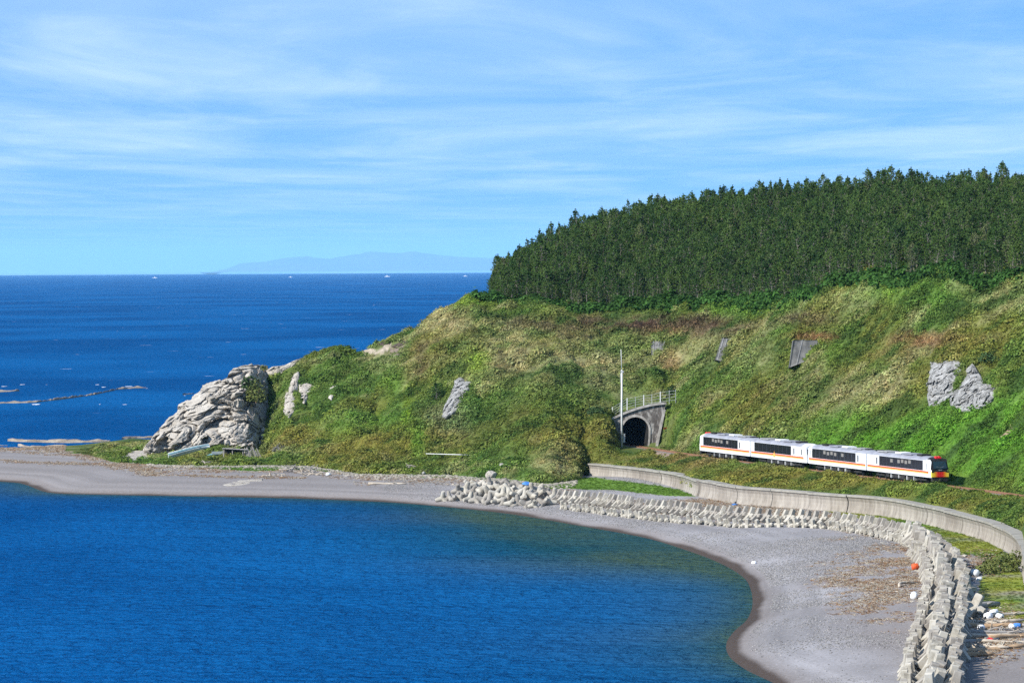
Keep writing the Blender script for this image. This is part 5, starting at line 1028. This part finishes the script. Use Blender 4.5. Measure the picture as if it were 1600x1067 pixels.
rd = pdist(px_, py_, rf[:, :2]); rdl = (rd < 1.6) & (py_ < 658); ok = ~rdl & ~((ku > 905) & ((pdist(px_, py_, np.array(wallf)) < 2.6) | (py_ < K1[0] + .5))) & (sdist(px_, py_) > 4)
rocks_sh = [[(np.mean([q_[0] for q_ in P_]) * .13 + p_[0] * .87, np.mean([q_[1] for q_ in P_]) * .13 + p_[1] * .87) for p_ in P_] for P_ in rocks_px]; rocks_sh[0] = rocks_px[0]; rocks_sh[12] = rocks_px[12]
jx = rng.normal(0, 1.6, len(uq)); jy = rng.normal(0, 1.6, len(uq))
for i_, P_ in enumerate(rocks_sh): ok &= ~(pip(uq + jx, vq + jy, P_) & ((py_ > 714) | (i_ > 0)) & ((i_ not in (9, 10, 11)) | (jx > -1.3)))
ok &= ~((ku > 968) & (ku < 1032) & (py_ > 640) & (py_ < 659.5))
pa, py_, px_, pz, uq, vq, rd = [q_[ok] for q_ in (pa, py_, px_, pz, uq, vq, rd)]
tn, _, _ = tones(px_, py_, pz); tanness = np.clip((tn[:, 0] / tn[:, 1] - .95) * 2.2, 0.08, .85); rr_ = rng.uniform(0, 1, len(pa)); pick = np.where(rr_ < tanness * .75, rng.integers(3, 5, len(pa)), rng.integers(0, 3, len(pa)))
tn = tn * rng.uniform(.78, 1.24, (len(pa), 1)) * (1 + rng.normal(0, .04, (len(pa), 3))); 
sc_ = rng.uniform(.6, 1.25, len(pa)) * np.clip(.85 + 1.1 * n2(px_, py_, 4, 2, 77), .35, 1.7); nearr = (rd < 6) | ((uq > 900) & (py_ < 640) & (vq > 700)); sc_ = np.where(nearr, sc_ * .8, sc_)
sc_ = np.where((uq > 1230) & (vq > 620) & (py_ > 520) & (uq < 1700) & (rd > 5), sc_ * .8, sc_)
scatter('hillside_undergrowth', np.c_[px_, py_, pz - .05], np.clip(tn * 1.62, .008, .75), sc_, pick, src)
print('UNDER', len(pa))
# low turf tufts on the flat grass
gi_, gj_ = np.nonzero(tm); sel = rng.integers(0, len(gi_), 9000); ga = azs[gi_[sel]] + rng.normal(0, .0004, 9000); gy = Ys[gj_[sel]] + rng.uniform(-.7, .7, 9000); gx = ga * gy; gz = hz(ga, gy)
bt_ = tone[gi_[sel], gj_[sel]]; gk = (bt_[:, 1] > bt_[:, 0] * .95); ga, gy, gx, gz, bt_ = [q_[gk] for q_ in (ga, gy, gx, gz, bt_)]
scatter('short_grass', np.c_[gx, gy, gz - .03], bt_ * rng.uniform(.8, 1.15, (len(gx), 1)), rng.uniform(.2, .42, len(gx)), rng.integers(3, 5, len(gx)), src, zsc=.6)
# bush by the wall end, shrubs that stand out
def shrub(u, v, r, h_, mt, label, n=260, size=.17, name='shrub', Yq=None):
    p = hit(np.array([u]), np.array([v]))[0] if Yq is None else PY(np.array(float(u)), np.array(float(v)), Yq)
    o = thing(name, label, 'shrub', tuple(p)); obj('foliage', mesh_np('foliage', *cards(n, size, dome(r, h_), .4, seed=int(u)), M[mt]), o, (0, 0, .15))
    mb = MB()
    for k_ in range(7): a = k_ * .9; mb.tube([(0, 0, -.3), (math.cos(a) * r * .45, math.sin(a) * r * .45, h_ * .6)], [.06, .02], 4)
    obj('stems', mb.mesh('stems', M['wood2']), o)
shrub(1565, 893, 2.3, 1.9, 'shrub_y', 'brown stemmed shrub at the end of the sea wall, large clump', 900, .16)
shrub(1540, 897, 1.5, 1.1, 'shrub_y', 'low olive shrub left of the large one by the wall end', 420, .15)
shrub(1585, 884, 1.6, 1.6, 'shrub_y', 'olive shrub pressed against the sea wall end', 500, .16)
shrub(400, 628, 2.2, 4.2, 'shrub_y', 'green bush growing in the notch of the headland rock', 1100, .2, Yq=723.)
shrub(390, 612, 1.8, 3.0, 'shrub_d', 'darker bush higher in the notch of the headland rock', 700, .2, Yq=727.)
shrub(436, 706, 1.4, 1.2, 'shrub_g', 'grey twiggy shrub right of the shack', 420, .14)
shrub(412, 579, .8, 1.1, 'shrub_y', 'tiny tuft of scrub on the very top of the headland rock', 180, .15, Yq=735.)
shrub(1549, 566, 2.2, 1.6, 'shrub_d', 'dark bush on top of the netted cliff', 600, .18)
shrub(1053, 616, 1.3, 1.6, 'shrub_d', 'dark bush at the right end of the tunnel railing', 420, .18)
shrub(932, 648, 1.8, 1.5, 'shrub_d', 'dark bush just left of the tunnel railing', 500, .18)
shrub(420, 706, 2.0, 1.6, 'shrub_y', 'olive scrub at the shady right foot of the headland rock', 600, .17)
# pines
def pine(seed, Ht, lowf, wide, n_wh):
    r = np.random.default_rng(seed); V_ = []; tr_ = MB(); lean = r.normal(0, .03, 2)
    ax = lambda h_: np.array((lean[0] * h_ + .12 * math.sin(h_ * .9 + seed), lean[1] * h_ + .1 * math.cos(h_ * .8 + seed), h_))
    tr_.tube([tuple(ax(h_)) for h_ in np.linspace(-.6, Ht * .97, 7)], [.16, .14, .12, .10, .075, .05, .03], 6)
    tips = []
    for k_ in range(n_wh):
        h_ = Ht * (lowf + (1 - lowf) * (k_ + .4) / n_wh); L_ = wide * (1 - ((h_ / Ht - lowf) / (1 - lowf)) ** 1.9) * r.uniform(.6, 1.15) + .25; nb2 = r.integers(4, 7); a0 = r.uniform(0, 6.28)
        for q_ in range(nb2):
            a = a0 + q_ * 6.283 / nb2 + r.normal(0, .25); el = r.uniform(.1, .7); Lq = L_ * r.uniform(.65, 1.15); d = np.array((math.cos(a) * math.cos(el), math.sin(a) * math.cos(el), math.sin(el))); s0 = ax(h_)
            tr_.tube([tuple(s0), tuple(s0 + d * Lq * .9)], [.035, .012], 3, cap=False)
            for t_ in np.arange(.45, 1.02, .2):
                tips.append((s0 + d * Lq * t_ + r.normal(0, .10, 3), .85))
    for h_ in np.linspace(Ht * .88, Ht * 1.04, 5): tips.append((ax(h_), .75))
    for c, s in tips:
        for q_ in range(7):
            a = r.uniform(0, 6.28); el = r.uniform(.35, 1.5); d = np.array((math.cos(a) * math.cos(el), math.sin(a) * math.cos(el), math.sin(el))) * r.uniform(.26, .5) * s; sd_ = np.cross(d, r.normal(size=3)); sd_ /= np.linalg.norm(sd_) + 1e-9; sd_ *= .085; c0 = c + r.normal(0, .06, 3); V_ += [c0 - sd_ * .6, c0 + d * .6 - sd_, c0 + d, c0 + d * .6 + sd_]
    return tr_, np.array(V_), np.arange(len(V_)).reshape(-1, 4)
pines = []
for sd_, Ht, lf, wd, nw in [(1, 7.0, .22, 2.0, 8), (2, 7.8, .30, 1.8, 8), (3, 6.2, .15, 2.3, 7), (4, 8.4, .45, 1.9, 7), (5, 7.0, .12, 2.1, 8), (6, 5.6, .40, 2.5, 5)]:
    tr_, V_, F_ = pine(sd_, Ht, lf, wd, nw); pines.append((tr_.mesh('pine_trunk', M['bark']), mesh_np('pine_crown', V_, F_, M['pine'])))
psrc = bpy.data.collections.new('pine_sources')
for i, (a, b_) in enumerate(pines):
    bm = bmesh.new(); bm.from_mesh(a); bm.from_mesh(b_); me = bpy.data.meshes.new('pine_whole'); bm.to_mesh(me); nt_ = len(a.polygons); bm.free(); me.materials.append(M['bark']); me.materials.append(M['pine'])
    mi = np.ones(len(me.polygons), np.int32); mi[:nt_] = 0; me.polygons.foreach_set('material_index', mi); psrc.objects.link(bpy.data.objects.new('pine_%d' % i, me))
pts = []
gx_ = np.arange(-14, 125, 1.7); gy_ = np.arange(560, 850, 1.75); GX, GY = np.meshgrid(gx_, gy_); GX = GX + rng.uniform(-.75, .75, GX.shape); GY = GY + rng.uniform(-.8, .8, GY.shape); GX, GY = GX.ravel(), GY.ravel()
fa = GX / GY; kY_, kZ_, fu = terrain_knots(fa); fz = hz(fa, GY)
okf = (fu > 738) & (fu < 1690) & (GY > kY_[5] + 1.5 + 2.2 * n2(GX, GY, 9, 2, 5)) & (GY < kY_[6] + 10)
okf &= (rng.uniform(0, 1, GX.shape) > .10)
okf &= ~((GY < kY_[5] + 5) & (rng.uniform(0, 1, GX.shape) < .45))
GX, GY, fz, fu, k5, k6 = GX[okf], GY[okf], fz[okf], fu[okf], kY_[5][okf], kY_[6][okf]
depth = GY - k5; ordr = np.argsort(depth + rng.uniform(0, .5, len(depth))); edgef = np.clip((fu - 738) / 45, .42, 1)
hs = .74 * (rng.uniform(.86, 1.14, len(GX)) + .05 * n2(GX, GY, 11, 2, 55)) * edgef * np.where(depth < 8, .80, 1.0); hs = np.where(rng.uniform(0, 1, len(GX)) < .05, hs * 1.12, hs)
inview = ordr[(fu[ordr] < 1602)]; near_ = inview[:290]
print('PINES', len(GX))
for i in near_:
    ki = int(rng.choice(6, p=[.24, .08, .3, .08, .26, .04])); tm_, cm_ = pines[ki]; wh_ = ['at the seaward tip of the forest', 'above the slanting rock', 'above the tunnel mouth', 'above the middle of the train', 'above the leading train car', 'at the right edge of the photo'][int(np.clip((fu[i] - 738) // 146, 0, 5))]
    sh_ = ['bushy pine', 'slim pine', 'low branched pine', 'tall bare stemmed pine', 'full skirted pine', 'flat topped pine'][ki]; o = thing('pine_tree', ('short ' if hs[i] < .6 else 'taller ' if hs[i] > .72 else '') + sh_ + ' in the front ranks ' + wh_, 'pine tree', (GX[i], GY[i], fz[i] - .1), rz=float(rng.uniform(0, 6.28)), group='pines along the front edge of the forest'); o.scale = (hs[i] * 1.12, hs[i] * 1.12, hs[i])
    obj('trunk', tm_, o); obj('crown', cm_, o)
rest = np.setdiff1d(np.arange(len(GX)), near_)
scatter('pine_forest', np.c_[GX, GY, fz - .1][rest], np.ones((len(rest), 3)) * .05, hs[rest], rng.integers(0, 6, len(rest)), psrc, tilt=rng.normal(0, .03, (len(rest), 2)))
for (u_, v_, sc) in [(682, 628, .28)]:
    p = hit(np.array([u_]), np.array([v_]))[0]; o = thing('young_pine', 'small young pine alone left of the slanting rock', 'pine tree', tuple(p)); o.scale = (.75, .75, .5); obj('trunk', pines[4][0], o); obj('crown', pines[4][1], o)
# shrub belt under the forest edge
nb3 = 1500; ba = rng.uniform(AZ(742), AZ(1620), nb3); kY_, _, bu = terrain_knots(ba); by = kY_[5] + rng.uniform(-1.5, 4.5, nb3); bx = ba * by; bz = hz(ba, by)
bc = DARK * rng.uniform(.8, 1.9, (nb3, 1)) * np.array((1, 1.15, 1)); scatter('forest_edge_scrub', np.c_[bx, by, bz - .1], bc, rng.uniform(.9, 2.5, nb3), rng.integers(0, 3, nb3), src)
# ------------------------------------------------------------------ beach debris as stuff
csrc = bpy.data.collections.new('chip_sources')
M['chip'] = leafmat('driftwood_chips')
for q_ in range(4):
    r = np.random.default_rng(q_); mb = MB()
    for k_ in range(7):
        c = Vector((r.normal(0, .35), r.normal(0, .35), .04)); d = Vector((r.normal(), r.normal(), r.normal() * .2)).normalized() * r.uniform(.15, .5); mb.tube([tuple(c - d / 2), tuple(c + d / 2)], r.uniform(.02, .05), 4)
    csrc.objects.link(bpy.data.objects.new('chip_%d' % q_, mb.mesh('chip', M['chip'])))
for q_ in range(2): me = ico(.16, 1, (1, .8, .6), .25, q_); me.materials.append(M['chip']); csrc.objects.link(bpy.data.objects.new('chip_s%d' % q_, me))
wts = np.clip(chipm * 1.7 - .2, 0, 1) * 0.8 + toeb * 0.9 * (~hillmask) 
wts += np.exp(-(((uu2 - 1548) / 40) ** 2 + ((vv2 - 992) / 26) ** 2)) * 1.6 + np.exp(-(((uu2 - 1535) / 26) ** 2 + ((vv2 - 880) / 14) ** 2)) * .7
wl_ = pdist(X, Y, PZ(np.array([1090., 1150, 1230, 1290]), np.array([783., 791, 800, 806]), 2.2)[:, :2]); wts += np.exp(-(wl_ / 4) ** 2) * .8
bl_ = pdist(X, Y, PZ(*np.array(backl, float).T, 2.)[:, :2]); wts += np.exp(-(bl_ / 3.5) ** 2) * .35
strand = np.exp(-((SD - 22 - 4 * n2(X, Y, 15, 2, 3)) / 2.2) ** 2) * (uu2 < 480) * .5; wts += strand
cellA = np.gradient(azs)[:, None] * Y * np.gradient(Ys)[None, :]; wts = wts * cellA * (~hillmask) * (~tm | (uu2 > 1500)) * (SD > 5) * (Y > 330) * (uu2 > -20) * (uu2 < 1640)
pr_ = (wts / wts.sum()).ravel(); NC = 30000; sel = rng.choice(pr_.size, NC, p=pr_); ci_, cj_ = np.unravel_index(sel, X.shape)
cy = Ys[cj_] + rng.uniform(-.7, .7, NC); caz = azs[ci_] + rng.uniform(-.0002, .0002, NC); cx = caz * cy; cz_ = hz(caz, cy)
pal = np.array([(0.42, 0.33, 0.25), (0.30, 0.18, 0.11), (0.50, 0.45, 0.40), (0.22, 0.14, 0.09), (0.60, 0.58, 0.55)]); ctn = pal[rng.choice(5, NC, p=[.32, .24, .22, .14, .08])]
scatter('driftwood_debris', np.c_[cx, cy, cz_], ctn * rng.uniform(.8, 1.15, (NC, 1)), rng.uniform(.35, .85, NC), rng.integers(0, 6, NC), csrc)
wg = np.where(~hillmask & ~tm & (SD > 2.2) & (Y > 325) & (uu2 > 600) & (uu2 < 1560), 1.0, 0) * cellA * np.clip(.35 + 1.6 * n2(X, Y, 18, 3, 300), 0.03, 1.5) * np.clip(1.25 - (uu2 - 1380) / 80, .1, 1)
pg = (wg / wg.sum()).ravel(); NG = 60000; sel = rng.choice(pg.size, NG, p=pg); ci_, cj_ = np.unravel_index(sel, X.shape); gy2 = Ys[cj_] + rng.uniform(-.7, .7, NG); ga2 = azs[ci_] + rng.uniform(-.0002, .0002, NG)
scatter('gravel', np.c_[ga2 * gy2, gy2, hz(ga2, gy2)], np.array((.30, .29, .31)) * rng.uniform(.6, 1.5, (NG, 1)), rng.uniform(.3, .75, NG), rng.integers(4, 6, NG), csrc)
# pale stones along the top of the far beach
ns_ = 2600; su_ = rng.uniform(AZ(230), AZ(900), ns_); kY_, _, _ = terrain_knots(su_); sy_ = kY_[0] - rng.exponential(3.2, ns_) - .5; sx_ = su_ * sy_; sz_ = hz(su_, sy_)
scatter('shingle_stones', np.c_[sx_, sy_, sz_], np.array((.46, .42, .39)) * rng.uniform(.7, 1.2, (ns_, 1)), rng.uniform(.7, 2.6, ns_), rng.integers(4, 6, ns_), csrc)
print('DONE')
